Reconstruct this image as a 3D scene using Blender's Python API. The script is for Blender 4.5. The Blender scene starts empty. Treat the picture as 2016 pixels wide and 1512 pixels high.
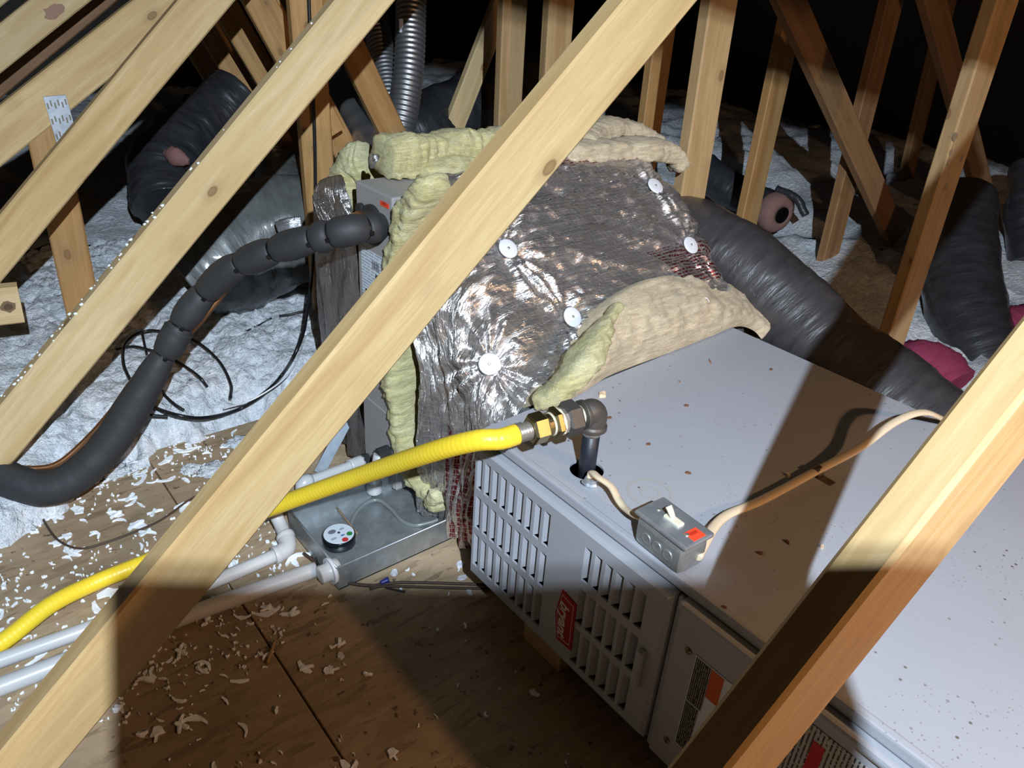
import bpy, bmesh, math, random
from mathutils import Vector, Matrix, noise as mnoise

random.seed(7)
scene = bpy.context.scene
COL = scene.collection
PI = math.pi

# ------------------------------------------------------------------ camera
F_PX, CX, CY = 1514.0, 1008.0, 756.0           # frame taken as 2016 x 1512
CAM_H = 1.10
def _cray(px, py): return Vector(((px - CX) / F_PX, (py - CY) / F_PX, 1.0))
_up = -_cray(815, 3480).normalized()
_A = _cray(-418, -186); _A = _A - _A.dot(_up) * _up
_Y = _A.normalized(); _X = _Y.cross(_up)
def to_world(v): return Vector((_X.dot(v), _Y.dot(v), _up.dot(v)))
CAMLOC = Vector((0, 0, CAM_H))
R_ = to_world(Vector((1, 0, 0))); D_ = to_world(Vector((0, 1, 0))); F_ = to_world(Vector((0, 0, 1)))
cam_d = bpy.data.cameras.new('camera'); cam = bpy.data.objects.new('camera', cam_d); COL.objects.link(cam)
cam_d.sensor_width = 36.0; cam_d.lens = 36.0 * F_PX / 2016.0; cam_d.clip_start = 0.01; cam_d.clip_end = 60
m = Matrix.Identity(4)
for i in range(3):
    m[i][0] = R_[i]; m[i][1] = -D_[i]; m[i][2] = -F_[i]; m[i][3] = CAMLOC[i]
cam.matrix_world = m
scene.camera = cam

# ------------------------------------------------------------------ world, lamps, exposure
scene.view_settings.view_transform = 'Standard'
scene.view_settings.look = 'None'
scene.view_settings.gamma = 1.0
scene.view_settings.use_curve_mapping = False
scene.view_settings.exposure = 0.0
w = bpy.data.worlds.new('World'); scene.world = w; w.use_nodes = True
w.node_tree.nodes['Background'].inputs[0].default_value = (0.9, 0.75, 0.6, 1)
w.node_tree.nodes['Background'].inputs[1].default_value = 0.004

def lamp(name, kind, loc, energy, color, radius, target=None, falloff=None, size=None, blend=0.5):
    d = bpy.data.lights.new(name, kind); o = bpy.data.objects.new(name, d); COL.objects.link(o)
    d.energy = energy; d.color = color; d.shadow_soft_size = radius; o.location = loc
    if kind == 'SPOT': d.spot_size = size; d.spot_blend = blend
    if target is not None:
        o.rotation_euler = (Vector(target) - Vector(loc)).to_track_quat('-Z', 'Y').to_euler()
    if falloff:
        d.use_nodes = True; nt = d.node_tree
        em = next(n for n in nt.nodes if n.type == 'EMISSION')
        lf = nt.nodes.new('ShaderNodeLightFalloff'); lf.inputs['Strength'].default_value = 1.0
        nt.links.new(lf.outputs[falloff], em.inputs['Strength'])
    return o
HEAD = Vector((-0.0587, -0.4075, 1.505))
# the photographer's LED headlamp, behind and above the camera
for k in (-1, 1):
    lamp('headlamp_light', 'SPOT', HEAD - D_ * (0.0062 * k), 63, (0.73, 0.87, 1.0), 0.0055, target=(0.70, 0.98, 0.05), falloff='Linear', size=math.radians(128), blend=1.0)
# the bare incandescent bulb of the attic, out of frame on the right
lamp('bulb_light', 'POINT', (1.05, -0.95, 1.20), 40.0, (1.0, 0.565, 0.27), 0.03)

# ------------------------------------------------------------------ pixel -> world helpers (points on real planes / depths)
def W(px, py): return to_world(_cray(px, py))
def zpt(px, py, z): r = W(px, py); return CAMLOC + r * ((z - CAM_H) / r.z)
def xpt(px, py, x): r = W(px, py); return CAMLOC + r * (x / r.x)
def ypt(px, py, y): r = W(px, py); return CAMLOC + r * (y / r.y)
def dpt(px, py, d): return CAMLOC + W(px, py) * d
ROT = math.radians(7)
UT = Vector((math.cos(ROT), -math.sin(ROT), 0)); NT = Vector((math.sin(ROT), math.cos(ROT), 0))
def ppt(px, py, d): r = W(px, py); return CAMLOC + r * (d / NT.dot(r))
def proj(p):
    v = p - CAMLOC; x, y, z = v.dot(R_), v.dot(D_), v.dot(F_)
    return CX + F_PX * x / z, CY + F_PX * y / z, z

# ------------------------------------------------------------------ material helpers
class MT:
    def __init__(s, name):
        s.m = bpy.data.materials.new(name); s.m.use_nodes = True; s.t = s.m.node_tree
        s.b = s.t.nodes['Principled BSDF']
    def n(s, typ, **kw):
        nd = s.t.nodes.new(typ)
        for k, v in kw.items():
            if k.startswith('_'): setattr(nd, k[1:], v)
            else:
                key = int(k[1:]) if k[0] == 'i' and k[1:].isdigit() else k.replace('__', ' ')
                nd.inputs[key].default_value = v
        return nd
    def l(s, a, b): s.t.links.new(a, b)
    def set(s, **kw):
        for k, v in kw.items():
            s.b.inputs[k.replace('__', ' ')].default_value = v
        return s
    def coord(s, out='Object', scale=(1, 1, 1), rnd=False):
        tc = s.n('ShaderNodeTexCoord'); mp = s.n('ShaderNodeMapping'); mp.inputs['Scale'].default_value = scale
        s.l(tc.outputs[out], mp.inputs['Vector'])
        if rnd:
            oi = s.n('ShaderNodeObjectInfo'); mu = s.n('ShaderNodeMath', _operation='MULTIPLY'); mu.inputs[1].default_value = 37.0
            s.l(oi.outputs['Random'], mu.inputs[0]); cb = s.n('ShaderNodeCombineXYZ')
            for i in range(3): s.l(mu.outputs[0], cb.inputs[i])
            s.l(cb.outputs[0], mp.inputs['Location'])
        return mp.outputs[0]
    def noise(s, vec, scale, detail=4, rough=0.55, dist=0.0):
        nd = s.n('ShaderNodeTexNoise'); nd.inputs['Scale'].default_value = scale; nd.inputs['Detail'].default_value = detail
        nd.inputs['Roughness'].default_value = rough; nd.inputs['Distortion'].default_value = dist
        if vec is not None: s.l(vec, nd.inputs['Vector'])
        return nd.outputs['Fac']
    def ramp(s, fac, stops):
        r = s.n('ShaderNodeValToRGB'); e = r.color_ramp.elements
        while len(e) < len(stops): e.new(0.5)
        for el, (p, c) in zip(e, stops): el.position = p; el.color = (c[0], c[1], c[2], 1) if len(c) == 3 else c
        s.l(fac, r.inputs[0]); return r.outputs[0]
    def mix(s, fac, a, b):
        mx = s.n('ShaderNodeMix', _data_type='RGBA')
        for sock, v in ((mx.inputs['Factor'], fac), (mx.inputs['A'], a), (mx.inputs['B'], b)):
            pass
        fi = mx.inputs[0]; ai = mx.inputs[6]; bi = mx.inputs[7]
        for sock, v in ((fi, fac), (ai, a), (bi, b)):
            if hasattr(v, 'is_linked'): s.l(v, sock)
            elif isinstance(v, (int, float)): sock.default_value = v
            else: sock.default_value = (v[0], v[1], v[2], 1)
        return mx.outputs[2]
    def bump(s, h, strength=0.3, dist=0.002, prev=None):
        b = s.n('ShaderNodeBump'); b.inputs['Strength'].default_value = strength; b.inputs['Distance'].default_value = dist
        s.l(h, b.inputs['Height'])
        if prev is not None: s.l(prev, b.inputs['Normal'])
        s.l(b.outputs[0], s.b.inputs['Normal']); return b.outputs[0]
    def col(s, c):
        if hasattr(c, 'is_linked'): s.l(c, s.b.inputs['Base Color'])
        else: s.b.inputs['Base Color'].default_value = (c[0], c[1], c[2], 1)
        return s

def plain(name, c, rough=0.5, metal=0.0, bump=None, spec=None, coat=0.0):
    t = MT(name); t.col(c); t.set(Roughness=rough, Metallic=metal)
    if spec is not None: t.set(Specular__IOR__Level=spec)
    if coat: t.set(Coat__Weight=coat, Coat__Roughness=0.08)
    if bump:
        v = t.coord('Object'); t.bump(t.noise(v, bump[0], 4), bump[1], bump[2])
    return t.m

def wood_mat(name, light, mid, dark, knot=(0.20, 0.10, 0.04)):
    t = MT(name)
    v = t.coord('Object', (1, 1, 1), rnd=True)
    # bend of the grain
    warp = t.n('ShaderNodeTexNoise'); warp.inputs['Scale'].default_value = 1.0; warp.inputs['Detail'].default_value = 2
    mpw = t.n('ShaderNodeMapping'); mpw.inputs['Scale'].default_value = (2.2, 7, 7); t.l(v, mpw.inputs[0]); t.l(mpw.outputs[0], warp.inputs['Vector'])
    mp = t.n('ShaderNodeMapping'); mp.inputs['Scale'].default_value = (1.2, 26, 26); t.l(v, mp.inputs[0])
    add = t.n('ShaderNodeVectorMath', _operation='ADD'); sc = t.n('ShaderNodeVectorMath', _operation='SCALE'); sc.inputs['Scale'].default_value = 1.6
    t.l(warp.outputs['Color'], sc.inputs[0]); t.l(mp.outputs[0], add.inputs[0]); t.l(sc.outputs[0], add.inputs[1])
    g = t.noise(add.outputs[0], 1.0, 3, 0.5)
    fine = t.n('ShaderNodeMapping'); fine.inputs['Scale'].default_value = (14, 260, 260); t.l(v, fine.inputs[0])
    gf = t.noise(fine.outputs[0], 1.0, 3, 0.6)
    c = t.ramp(g, [(0.28, dark), (0.42, mid), (0.55, light), (0.68, mid), (0.80, dark)])
    c = t.mix(t.ramp(gf, [(0.40, (0.0,) * 3), (0.65, (0.40,) * 3)]), c, dark)
    # weathered broad patches
    mb = t.n('ShaderNodeMapping'); mb.inputs['Scale'].default_value = (1.6, 5, 5); t.l(v, mb.inputs[0])
    c = t.mix(t.ramp(t.noise(mb.outputs[0], 1.0, 2), [(0.45, (0, 0, 0)), (0.75, (0.45,) * 3)]), c, dark)
    # knots
    mk = t.n('ShaderNodeMapping'); mk.inputs['Scale'].default_value = (7.5, 13, 13); t.l(v, mk.inputs[0])
    vo = t.n('ShaderNodeTexVoronoi'); vo.inputs['Scale'].default_value = 1.0; t.l(mk.outputs[0], vo.inputs['Vector'])
    kf = t.ramp(vo.outputs['Distance'], [(0.0, (0.6,) * 3), (0.085, (0.75,) * 3), (0.105, (0.85,) * 3), (0.125, (0.22,) * 3), (0.28, (0, 0, 0))])
    c = t.mix(kf, c, knot)
    t.col(c); t.set(Roughness=0.62, Specular__IOR__Level=0.35)
    t.bump(gf, 0.18, 0.0008)
    return t.m

WOOD = wood_mat('spruce', (0.68, 0.475, 0.235), (0.60, 0.395, 0.18), (0.50, 0.30, 0.125))
WOOD_P = wood_mat('spruce_pale', (0.72, 0.535, 0.30), (0.65, 0.46, 0.235), (0.55, 0.36, 0.165))
WOOD_O = wood_mat('spruce_orange', (0.48, 0.275, 0.11), (0.41, 0.22, 0.08), (0.31, 0.155, 0.052))
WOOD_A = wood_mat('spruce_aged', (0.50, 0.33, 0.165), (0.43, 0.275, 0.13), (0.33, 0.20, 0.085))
WOOD_SHADE = wood_mat('spruce_shaded', (0.30, 0.165, 0.075), (0.25, 0.13, 0.055), (0.18, 0.09, 0.036))  # spruce with the shade on the upper right timbers put into its colour
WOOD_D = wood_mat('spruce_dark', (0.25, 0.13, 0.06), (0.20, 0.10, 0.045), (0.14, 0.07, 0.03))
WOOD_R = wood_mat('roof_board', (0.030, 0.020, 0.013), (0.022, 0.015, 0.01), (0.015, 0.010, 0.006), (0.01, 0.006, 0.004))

def osb_mat():
    t = MT('strand_board'); v = t.coord('Object', (1, 1, 1), rnd=True)
    def strands(rot, sc):
        mp = t.n('ShaderNodeMapping'); mp.inputs['Rotation'].default_value = (0, 0, rot); mp.inputs['Scale'].default_value = sc; t.l(v, mp.inputs[0])
        vo = t.n('ShaderNodeTexVoronoi'); vo.inputs['Scale'].default_value = 1.0; t.l(mp.outputs[0], vo.inputs['Vector']); return vo
    a = strands(0.4, (17, 70, 5)); b = strands(-0.7, (15, 62, 5)); c = strands(1.5, (19, 80, 5))
    ca = t.ramp(a.outputs['Color'], [(0.2, (0.275, 0.189, 0.116)), (0.5, (0.366, 0.262, 0.165)), (0.8, (0.451, 0.336, 0.220))])
    cb = t.ramp(b.outputs['Color'], [(0.2, (0.250, 0.171, 0.104)), (0.8, (0.421, 0.305, 0.195))])
    cc = t.ramp(c.outputs['Color'], [(0.2, (0.293, 0.201, 0.122)), (0.8, (0.439, 0.317, 0.201))])
    k = t.mix(t.ramp(b.outputs['Color'], [(0.48, (0, 0, 0)), (0.52, (1, 1, 1))]), ca, cb)
    k = t.mix(t.ramp(c.outputs['Color'], [(0.55, (0, 0, 0)), (0.6, (1, 1, 1))]), k, cc)
    k = t.mix(t.ramp(t.noise(v, 3.0, 5), [(0.42, (0, 0, 0)), (0.70, (0.55,) * 3)]), k, (0.15, 0.095, 0.055))
    k = t.mix(t.ramp(t.noise(v, 60, 3), [(0.66, (0, 0, 0)), (0.72, (0.8,) * 3)]), k, (0.07, 0.04, 0.02))
    t.col(k); t.set(Roughness=0.75, Specular__IOR__Level=0.25)
    t.bump(t.noise(v, 90, 4), 0.25, 0.001)
    return t.m
OSB = osb_mat()

def fluff_white():
    t = MT('white_loose_fill'); v = t.coord('Object')
    k = t.ramp(t.noise(v, 55, 4), [(0.3, (0.60, 0.63, 0.68)), (0.6, (0.84, 0.86, 0.90)), (0.8, (0.92, 0.93, 0.95))])
    k = t.mix(t.ramp(t.noise(v, 160, 2), [(0.70, (0, 0, 0)), (0.76, (0.7,) * 3)]), k, (0.25, 0.24, 0.25))
    t.col(k); t.set(Roughness=0.95, Specular__IOR__Level=0.1)
    b1 = t.bump(t.noise(v, 62, 5, 0.65), 1.0, 0.014); t.bump(t.noise(v, 240, 3), 0.7, 0.003, b1); return t.m
FLUFF = fluff_white()
SCRAP = plain('white_scrap', (0.90, 0.92, 0.96), 0.9, bump=(180, 0.5, 0.002), spec=0.1)

def batt_mat(name, a, b, c):
    t = MT(name); v = t.coord('Object')
    mp = t.n('ShaderNodeMapping'); mp.inputs['Scale'].default_value = (12, 30, 60); mp.inputs['Rotation'].default_value = (0.3, 0.25, 0.5); t.l(v, mp.inputs[0])
    k = t.ramp(t.noise(mp.outputs[0], 1.0, 7, 0.7, 1.2), [(0.30, a), (0.50, b), (0.68, c)])
    k = t.mix(t.ramp(t.noise(v, 11, 4), [(0.52, (0, 0, 0)), (0.80, (0.5,) * 3)]), k, (0.50, 0.45, 0.33))
    k = t.mix(t.ramp(t.noise(v, 7, 3), [(0.50, (0, 0, 0)), (0.75, (0.5,) * 3)]), k, tuple(min(1, x * 1.25 + 0.04) for x in c))
    t.col(k); t.set(Roughness=1.0, Specular__IOR__Level=0.03)
    t.set(Sheen__Weight=0.2, Sheen__Roughness=0.6)
    b1 = t.bump(t.noise(mp.outputs[0], 1.6, 7, 0.75, 1.0), 0.9, 0.008)
    fi = t.n('ShaderNodeMapping'); fi.inputs['Scale'].default_value = (60, 240, 420); fi.inputs['Rotation'].default_value = (0.2, 0.4, 0.9); t.l(v, fi.inputs[0])
    t.bump(t.noise(fi.outputs[0], 1.0, 4, 0.6, 0.8), 0.7, 0.0025, b1)
    return t.m
BATT_Y = batt_mat('yellow_fibreglass', (0.50, 0.43, 0.18), (0.70, 0.62, 0.30), (0.78, 0.72, 0.44))
BATT_C = batt_mat('cream_fibreglass', (0.60, 0.46, 0.29), (0.74, 0.58, 0.375), (0.80, 0.66, 0.46))
BATT_P = plain('pink_fibreglass', (0.27, 0.045, 0.095), 1.0, bump=(60, 0.6, 0.006), spec=0.05)

def foil_mat(name, base, rough, scrim=True, dark=False, prints=()):
    t = MT(name)
    tc = t.n('ShaderNodeTexCoord'); uv = tc.outputs['UV']
    sx = t.n('ShaderNodeSeparateXYZ'); t.l(uv, sx.inputs[0])
    def lines(sock, freq, wid):
        mu = t.n('ShaderNodeMath', _operation='MULTIPLY'); mu.inputs[1].default_value = freq; t.l(sock, mu.inputs[0])
        fr = t.n('ShaderNodeMath', _operation='FRACT'); t.l(mu.outputs[0], fr.inputs[0])
        lt = t.n('ShaderNodeMath', _operation='LESS_THAN'); lt.inputs[1].default_value = wid; t.l(fr.outputs[0], lt.inputs[0]); return lt.outputs[0]
    def noise_uv(scale, st=(1, 1, 1), d=0.0, det=5):
        mp = t.n('ShaderNodeMapping'); mp.inputs['Scale'].default_value = st; t.l(uv, mp.inputs[0]); return t.noise(mp.outputs[0], scale, det, 0.6, d)
    base_c = t.mix(t.ramp(noise_uv(6), [(0.35, (0, 0, 0)), (0.7, (1, 1, 1))]), base, tuple(x * 0.72 for x in base))
    c = base_c
    for (u0, u1, v0, v1, freq) in prints:
        f = None
        for sock, lo, hi in ((sx.outputs[0], u0, u1), (sx.outputs[1], v0, v1)):
            for op, val in (('GREATER_THAN', lo), ('LESS_THAN', hi)):
                q = t.n('ShaderNodeMath', _operation=op); q.inputs[1].default_value = val; t.l(sock, q.inputs[0])
                if f is None: f = q.outputs[0]
                else:
                    mm = t.n('ShaderNodeMath', _operation='MULTIPLY'); t.l(f, mm.inputs[0]); t.l(q.outputs[0], mm.inputs[1]); f = mm.outputs[0]
        ln = lines(sx.outputs[1], freq, 0.55)
        brk = t.ramp(noise_uv(90, (1, 0.4, 1)), [(0.42, (0, 0, 0)), (0.46, (1, 1, 1))])
        q = t.n('ShaderNodeMath', _operation='MULTIPLY'); t.l(f, q.inputs[0]); t.l(ln, q.inputs[1])
        q2 = t.n('ShaderNodeMath', _operation='MULTIPLY'); t.l(q.outputs[0], q2.inputs[0]); t.l(brk, q2.inputs[1])
        c = t.mix(q2.outputs[0], c, (0.30, 0.05, 0.06))
    t.set(Metallic=0.86, Roughness=rough)
    rr = t.ramp(noise_uv(18), [(0.3, (rough * 0.75,) * 3), (0.7, (min(1, rough * 1.4),) * 3)]); t.l(rr, t.b.inputs['Roughness'])
    b = t.bump(noise_uv(8, (0.5, 2.2, 1), 0.9, 5), 0.8, 0.020)
    b = t.bump(noise_uv(26, (0.5, 2.0, 1), 1.2, 5), 0.7, 0.009, b)
    if scrim:
        gx = lines(sx.outputs[0], 80, 0.13); gy = lines(sx.outputs[1], 80, 0.11)
        mx = t.n('ShaderNodeMath', _operation='MAXIMUM'); t.l(gx, mx.inputs[0]); t.l(gy, mx.inputs[1])
        hf = t.n('ShaderNodeMath', _operation='MULTIPLY'); hf.inputs[1].default_value = 0.7; t.l(mx.outputs[0], hf.inputs[0])
        c = t.mix(hf.outputs[0], c, (0.95, 0.93, 0.92))
        b = t.bump(mx.outputs[0], 0.6, 0.0016, b)
    t.col(c)
    return t.m

def paint_mat():
    t = MT('grey_enamel'); v = t.coord('Object')
    k = t.mix(t.ramp(t.noise(v, 5, 4), [(0.4, (0, 0, 0)), (0.75, (0.5,) * 3)]), (0.385, 0.39, 0.43), (0.35, 0.355, 0.39))
    vo = t.n('ShaderNodeTexVoronoi'); vo.inputs['Scale'].default_value = 46; t.l(v, vo.inputs['Vector'])
    dens = t.ramp(t.noise(v, 4.5, 3), [(0.42, (0, 0, 0)), (0.6, (1, 1, 1))])
    sp = t.ramp(vo.outputs['Distance'], [(0.07, (1, 1, 1)), (0.11, (0, 0, 0))])
    mu = t.n('ShaderNodeMath', _operation='MULTIPLY'); t.l(sp, mu.inputs[0]); t.l(dens, mu.inputs[1])
    k = t.mix(mu.outputs[0], k, (0.11, 0.085, 0.065))
    vo2 = t.n('ShaderNodeTexVoronoi'); vo2.inputs['Scale'].default_value = 140; t.l(v, vo2.inputs['Vector'])
    sp2 = t.ramp(vo2.outputs['Distance'], [(0.10, (1, 1, 1)), (0.17, (0, 0, 0))]); dn2 = t.ramp(t.noise(v, 6, 3), [(0.47, (0, 0, 0)), (0.62, (0.8,) * 3)])
    mu2 = t.n('ShaderNodeMath', _operation='MULTIPLY'); t.l(sp2, mu2.inputs[0]); t.l(dn2, mu2.inputs[1])
    k = t.mix(mu2.outputs[0], k, (0.16, 0.14, 0.12))
    t.col(k); t.set(Roughness=0.5, Specular__IOR__Level=0.4); t.bump(t.noise(v, 500, 2), 0.06, 0.0005); return t.m
PAINT = paint_mat()
PAINT_DOOR = plain('grey_door_enamel', (0.37, 0.375, 0.41), 0.45, bump=(400, 0.05, 0.0005))
PAINT_COIL = plain('dark_grey_enamel', (0.34, 0.32, 0.315), 0.5, bump=(300, 0.05, 0.0005))
BLACK = plain('black_void', (0.004, 0.004, 0.004), 0.9, spec=0.0)  # near-black colour in place of the dark inside cavities
DARKSEAL = plain('black_gasket', (0.02, 0.02, 0.022), 0.7)
FOAM = plain('black_pipe_foam', (0.030, 0.031, 0.034), 0.62, bump=(220, 0.25, 0.001))
ZIP = plain('black_nylon', (0.006, 0.006, 0.007), 0.25)
CABLE_B = plain('black_cable_jacket', (0.010, 0.010, 0.012), 0.35)
COPPER = plain('copper', (0.72, 0.36, 0.18), 0.38, 1.0, bump=(60, 0.1, 0.001))
CSST = plain('yellow_jacket', (0.95, 0.68, 0.04), 0.38, spec=0.5)
BRASS = plain('brass', (0.40, 0.335, 0.18), 0.36, 1.0, bump=(150, 0.12, 0.001))
STEEL = plain('bare_steel', (0.58, 0.545, 0.50), 0.38, 0.8)
IRON = plain('cast_iron', (0.115, 0.10, 0.09), 0.5, 0.5, bump=(140, 0.4, 0.001))
BLACKPIPE = plain('black_pipe', (0.016, 0.019, 0.028), 0.45, bump=(180, 0.2, 0.001))
DOPE = plain('pipe_dope', (0.70, 0.64, 0.50), 0.7, bump=(300, 0.4, 0.001))
def galv(name, c, r):
    t = MT(name); v = t.coord('Object'); vo = t.n('ShaderNodeTexVoronoi'); vo.inputs['Scale'].default_value = 60; t.l(v, vo.inputs['Vector'])
    k = t.ramp(vo.outputs['Color'], [(0.2, tuple(x * 0.82 for x in c)), (0.8, c)])
    k = t.mix(t.ramp(t.noise(v, 9, 5), [(0.5, (0, 0, 0)), (0.75, (0.6,) * 3)]), k, tuple(x * 0.55 for x in c))
    t.col(k); t.set(Metallic=0.75, Roughness=r); t.bump(t.noise(v, 120, 3), 0.1, 0.0006); return t.m
GALV = galv('galvanised_steel', (0.50, 0.53, 0.55), 0.42)
GALV_L = galv('galvanised_bright', (0.56, 0.59, 0.64), 0.40)
GALV_D = galv('galvanised_dull', (0.24, 0.27, 0.31), 0.6)
PVC = plain('white_pvc', (0.56, 0.55, 0.55), 0.35, spec=0.5)
NMC = plain('beige_cable_jacket', (0.74, 0.58, 0.40), 0.5)
IVORY = plain('ivory_plastic', (0.78, 0.72, 0.56), 0.35)
WHITEPL = plain('white_nylon', (0.78, 0.78, 0.82), 0.45)
TRANSL = plain('cloudy_plastic', (0.62, 0.63, 0.68), 0.4)
ORANGE = plain('orange_red_paper', (0.86, 0.075, 0.025), 0.6)
INK = plain('dark_print', (0.05, 0.04, 0.04), 0.6)
INKRED = plain('red_print', (0.35, 0.02, 0.02), 0.6)
PAPER = plain('label_paper', (0.66, 0.70, 0.77), 0.5)
BADGE = plain('badge_red', (0.36, 0.012, 0.018), 0.35)
BADGEW = plain('badge_lettering', (0.72, 0.60, 0.58), 0.4)
BROWN = plain('brown_wire_jacket', (0.060, 0.035, 0.022), 0.6)
TUBECL = plain('grey_vinyl', (0.19, 0.20, 0.20), 0.25)
BLUEPL = plain('blue_plastic', (0.02, 0.025, 0.20), 0.4)
PINKLINER = plain('pinkish_liner', (0.20, 0.11, 0.095), 0.8, bump=(60, 0.5, 0.004))
def duct_plastic(name, c, ring):
    t = MT(name); tc = t.n('ShaderNodeTexCoord'); uv = tc.outputs['UV']
    mp = t.n('ShaderNodeMapping'); mp.inputs['Scale'].default_value = (1, 0.35, 1); t.l(uv, mp.inputs[0])
    k = t.ramp(t.noise(mp.outputs[0], 40, 5), [(0.3, tuple(x * 0.7 for x in c)), (0.7, tuple(x * 1.2 for x in c))])
    t.col(k); t.set(Roughness=0.42, Specular__IOR__Level=0.5, Coat__Weight=0.35, Coat__Roughness=0.12)
    mp2 = t.n('ShaderNodeMapping'); mp2.inputs['Scale'].default_value = (1, 0.10, 1); t.l(uv, mp2.inputs[0])
    b = t.bump(t.noise(mp2.outputs[0], ring, 3, 0.55, 0.3), 0.5, 0.008); t.bump(t.noise(mp.outputs[0], 60, 3, 0.6, 1.0), 0.4, 0.004, b)
    return t.m
DUCT_G = duct_plastic('grey_duct_jacket', (0.052, 0.047, 0.050), 42)
DUCT_B = duct_plastic('black_duct_jacket', (0.028, 0.028, 0.032), 38)
DUCT_W = duct_plastic('clear_wrapped_duct', (0.105, 0.11, 0.108), 16)
FLEXM = plain('aluminium_flex', (0.36, 0.36, 0.37), 0.42, 0.85, bump=(160, 0.15, 0.001))
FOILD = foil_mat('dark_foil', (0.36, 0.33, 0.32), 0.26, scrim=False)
FOILS = foil_mat('shiny_foil', (0.62, 0.62, 0.64), 0.30, scrim=False)
def print_mat(name, paper, ink, axis, freq, brk, cov=0.5):
    """rows of small illegible print across a flat label (object coordinates)"""
    t = MT(name); tc = t.n('ShaderNodeTexCoord'); sx = t.n('ShaderNodeSeparateXYZ'); t.l(tc.outputs['Object'], sx.inputs[0])
    mu = t.n('ShaderNodeMath', _operation='MULTIPLY'); mu.inputs[1].default_value = freq; t.l(sx.outputs[axis], mu.inputs[0])
    fr = t.n('ShaderNodeMath', _operation='FRACT'); t.l(mu.outputs[0], fr.inputs[0])
    lt = t.n('ShaderNodeMath', _operation='LESS_THAN'); lt.inputs[1].default_value = cov; t.l(fr.outputs[0], lt.inputs[0])
    mp = t.n('ShaderNodeMapping'); s = [brk * 0.25] * 3; s[axis] = freq * 0.9; s[1 if axis == 2 else 2] = brk; mp.inputs['Scale'].default_value = s
    t.l(tc.outputs['Object'], mp.inputs[0])
    nz = t.ramp(t.noise(mp.outputs[0], 1.0, 1), [(0.40, (0, 0, 0)), (0.44, (1, 1, 1))])
    q = t.n('ShaderNodeMath', _operation='MULTIPLY'); t.l(lt.outputs[0], q.inputs[0]); t.l(nz, q.inputs[1])
    t.col(t.mix(q.outputs[0], paper, ink)); t.set(Roughness=0.5); return t.m

# ------------------------------------------------------------------ object helpers
def mesh_of(bm, name, mats, smooth=False):
    me = bpy.data.meshes.new(name); bm.normal_update(); bm.to_mesh(me); bm.free()
    for mt in (mats if isinstance(mats, (list, tuple)) else [mats]): me.materials.append(mt)
    if smooth:
        me.polygons.foreach_set('use_smooth', [True] * len(me.polygons))
    return me
def obj(name, bm, mat, parent=None, smooth=False, loc=None, mw=None):
    me = bm if isinstance(bm, bpy.types.Mesh) else mesh_of(bm, name, mat, smooth)
    o = bpy.data.objects.new(name, me); COL.objects.link(o)
    if mw is not None: o.matrix_world = mw
    elif loc is not None: o.location = loc
    if parent is not None:
        o.parent = parent
        o.matrix_parent_inverse = Matrix.Translation(parent.location).inverted() if parent.type == 'EMPTY' else parent.matrix_basis.inverted()
    return o
def tag(o, label, cat, group=None):
    o['label'] = label; o['category'] = cat
    if group: o['group'] = group
    return o
def thing(name, label, cat, loc, group=None):
    o = bpy.data.objects.new(name, None); COL.objects.link(o); o.location = loc; o.empty_display_size = 0.05
    return tag(o, label, cat, group)
def struct(o): o['kind'] = 'structure'; return o

def box(bm, lo, hi, bev=0.0, segs=2):
    g = bmesh.ops.create_cube(bm, size=1.0); vs = g['verts']
    lo = Vector(lo); hi = Vector(hi); c = (lo + hi) / 2; s = hi - lo
    for v in vs: v.co = Vector((v.co.x * s.x, v.co.y * s.y, v.co.z * s.z)) + c
    if bev > 0:
        es = list({e for v in vs for e in v.link_edges})
        bmesh.ops.bevel(bm, geom=es, offset=bev, segments=segs, profile=0.6, affect='EDGES')
    return bm
def bx(lo, hi, bev=0.0, segs=2): return box(bmesh.new(), lo, hi, bev, segs)

def spline(pts, n):
    P = [Vector(p) for p in pts]
    if len(P) == 2: return [P[0].lerp(P[1], i / n) for i in range(n + 1)]
    P = [P[0] * 2 - P[1]] + P + [P[-1] * 2 - P[-2]]
    out = []; k = len(P) - 3
    for i in range(n + 1):
        u = i / n * k; s = min(int(u), k - 1); t = u - s
        a, b, c, d = P[s:s + 4]
        out.append(0.5 * ((2 * b) + (c - a) * t + (2 * a - 5 * b + 4 * c - d) * t * t + (3 * b - a - 3 * c + d) * t ** 3))
    # re-space evenly
    L = [0]
    for i in range(n): L.append(L[-1] + (out[i + 1] - out[i]).length)
    res = []; j = 0
    for i in range(n + 1):
        tgt = L[-1] * i / n
        while j < n - 1 and L[j + 1] < tgt: j += 1
        d = L[j + 1] - L[j]; res.append(out[j].lerp(out[j + 1], (tgt - L[j]) / d if d > 1e-9 else 0))
    return res
def frames(P, up=Vector((0, 0, 1))):
    T = []
    for i in range(len(P)):
        t = P[min(i + 1, len(P) - 1)] - P[max(i - 1, 0)]; T.append(t.normalized())
    n = up - T[0] * up.dot(T[0])
    if n.length < 1e-4: n = Vector((1, 0, 0)) - T[0] * T[0].x
    n.normalize(); N = [n]
    for i in range(1, len(P)):
        n = N[-1] - T[i] * N[-1].dot(T[i]); n.normalize(); N.append(n)
    return T, N
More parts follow.
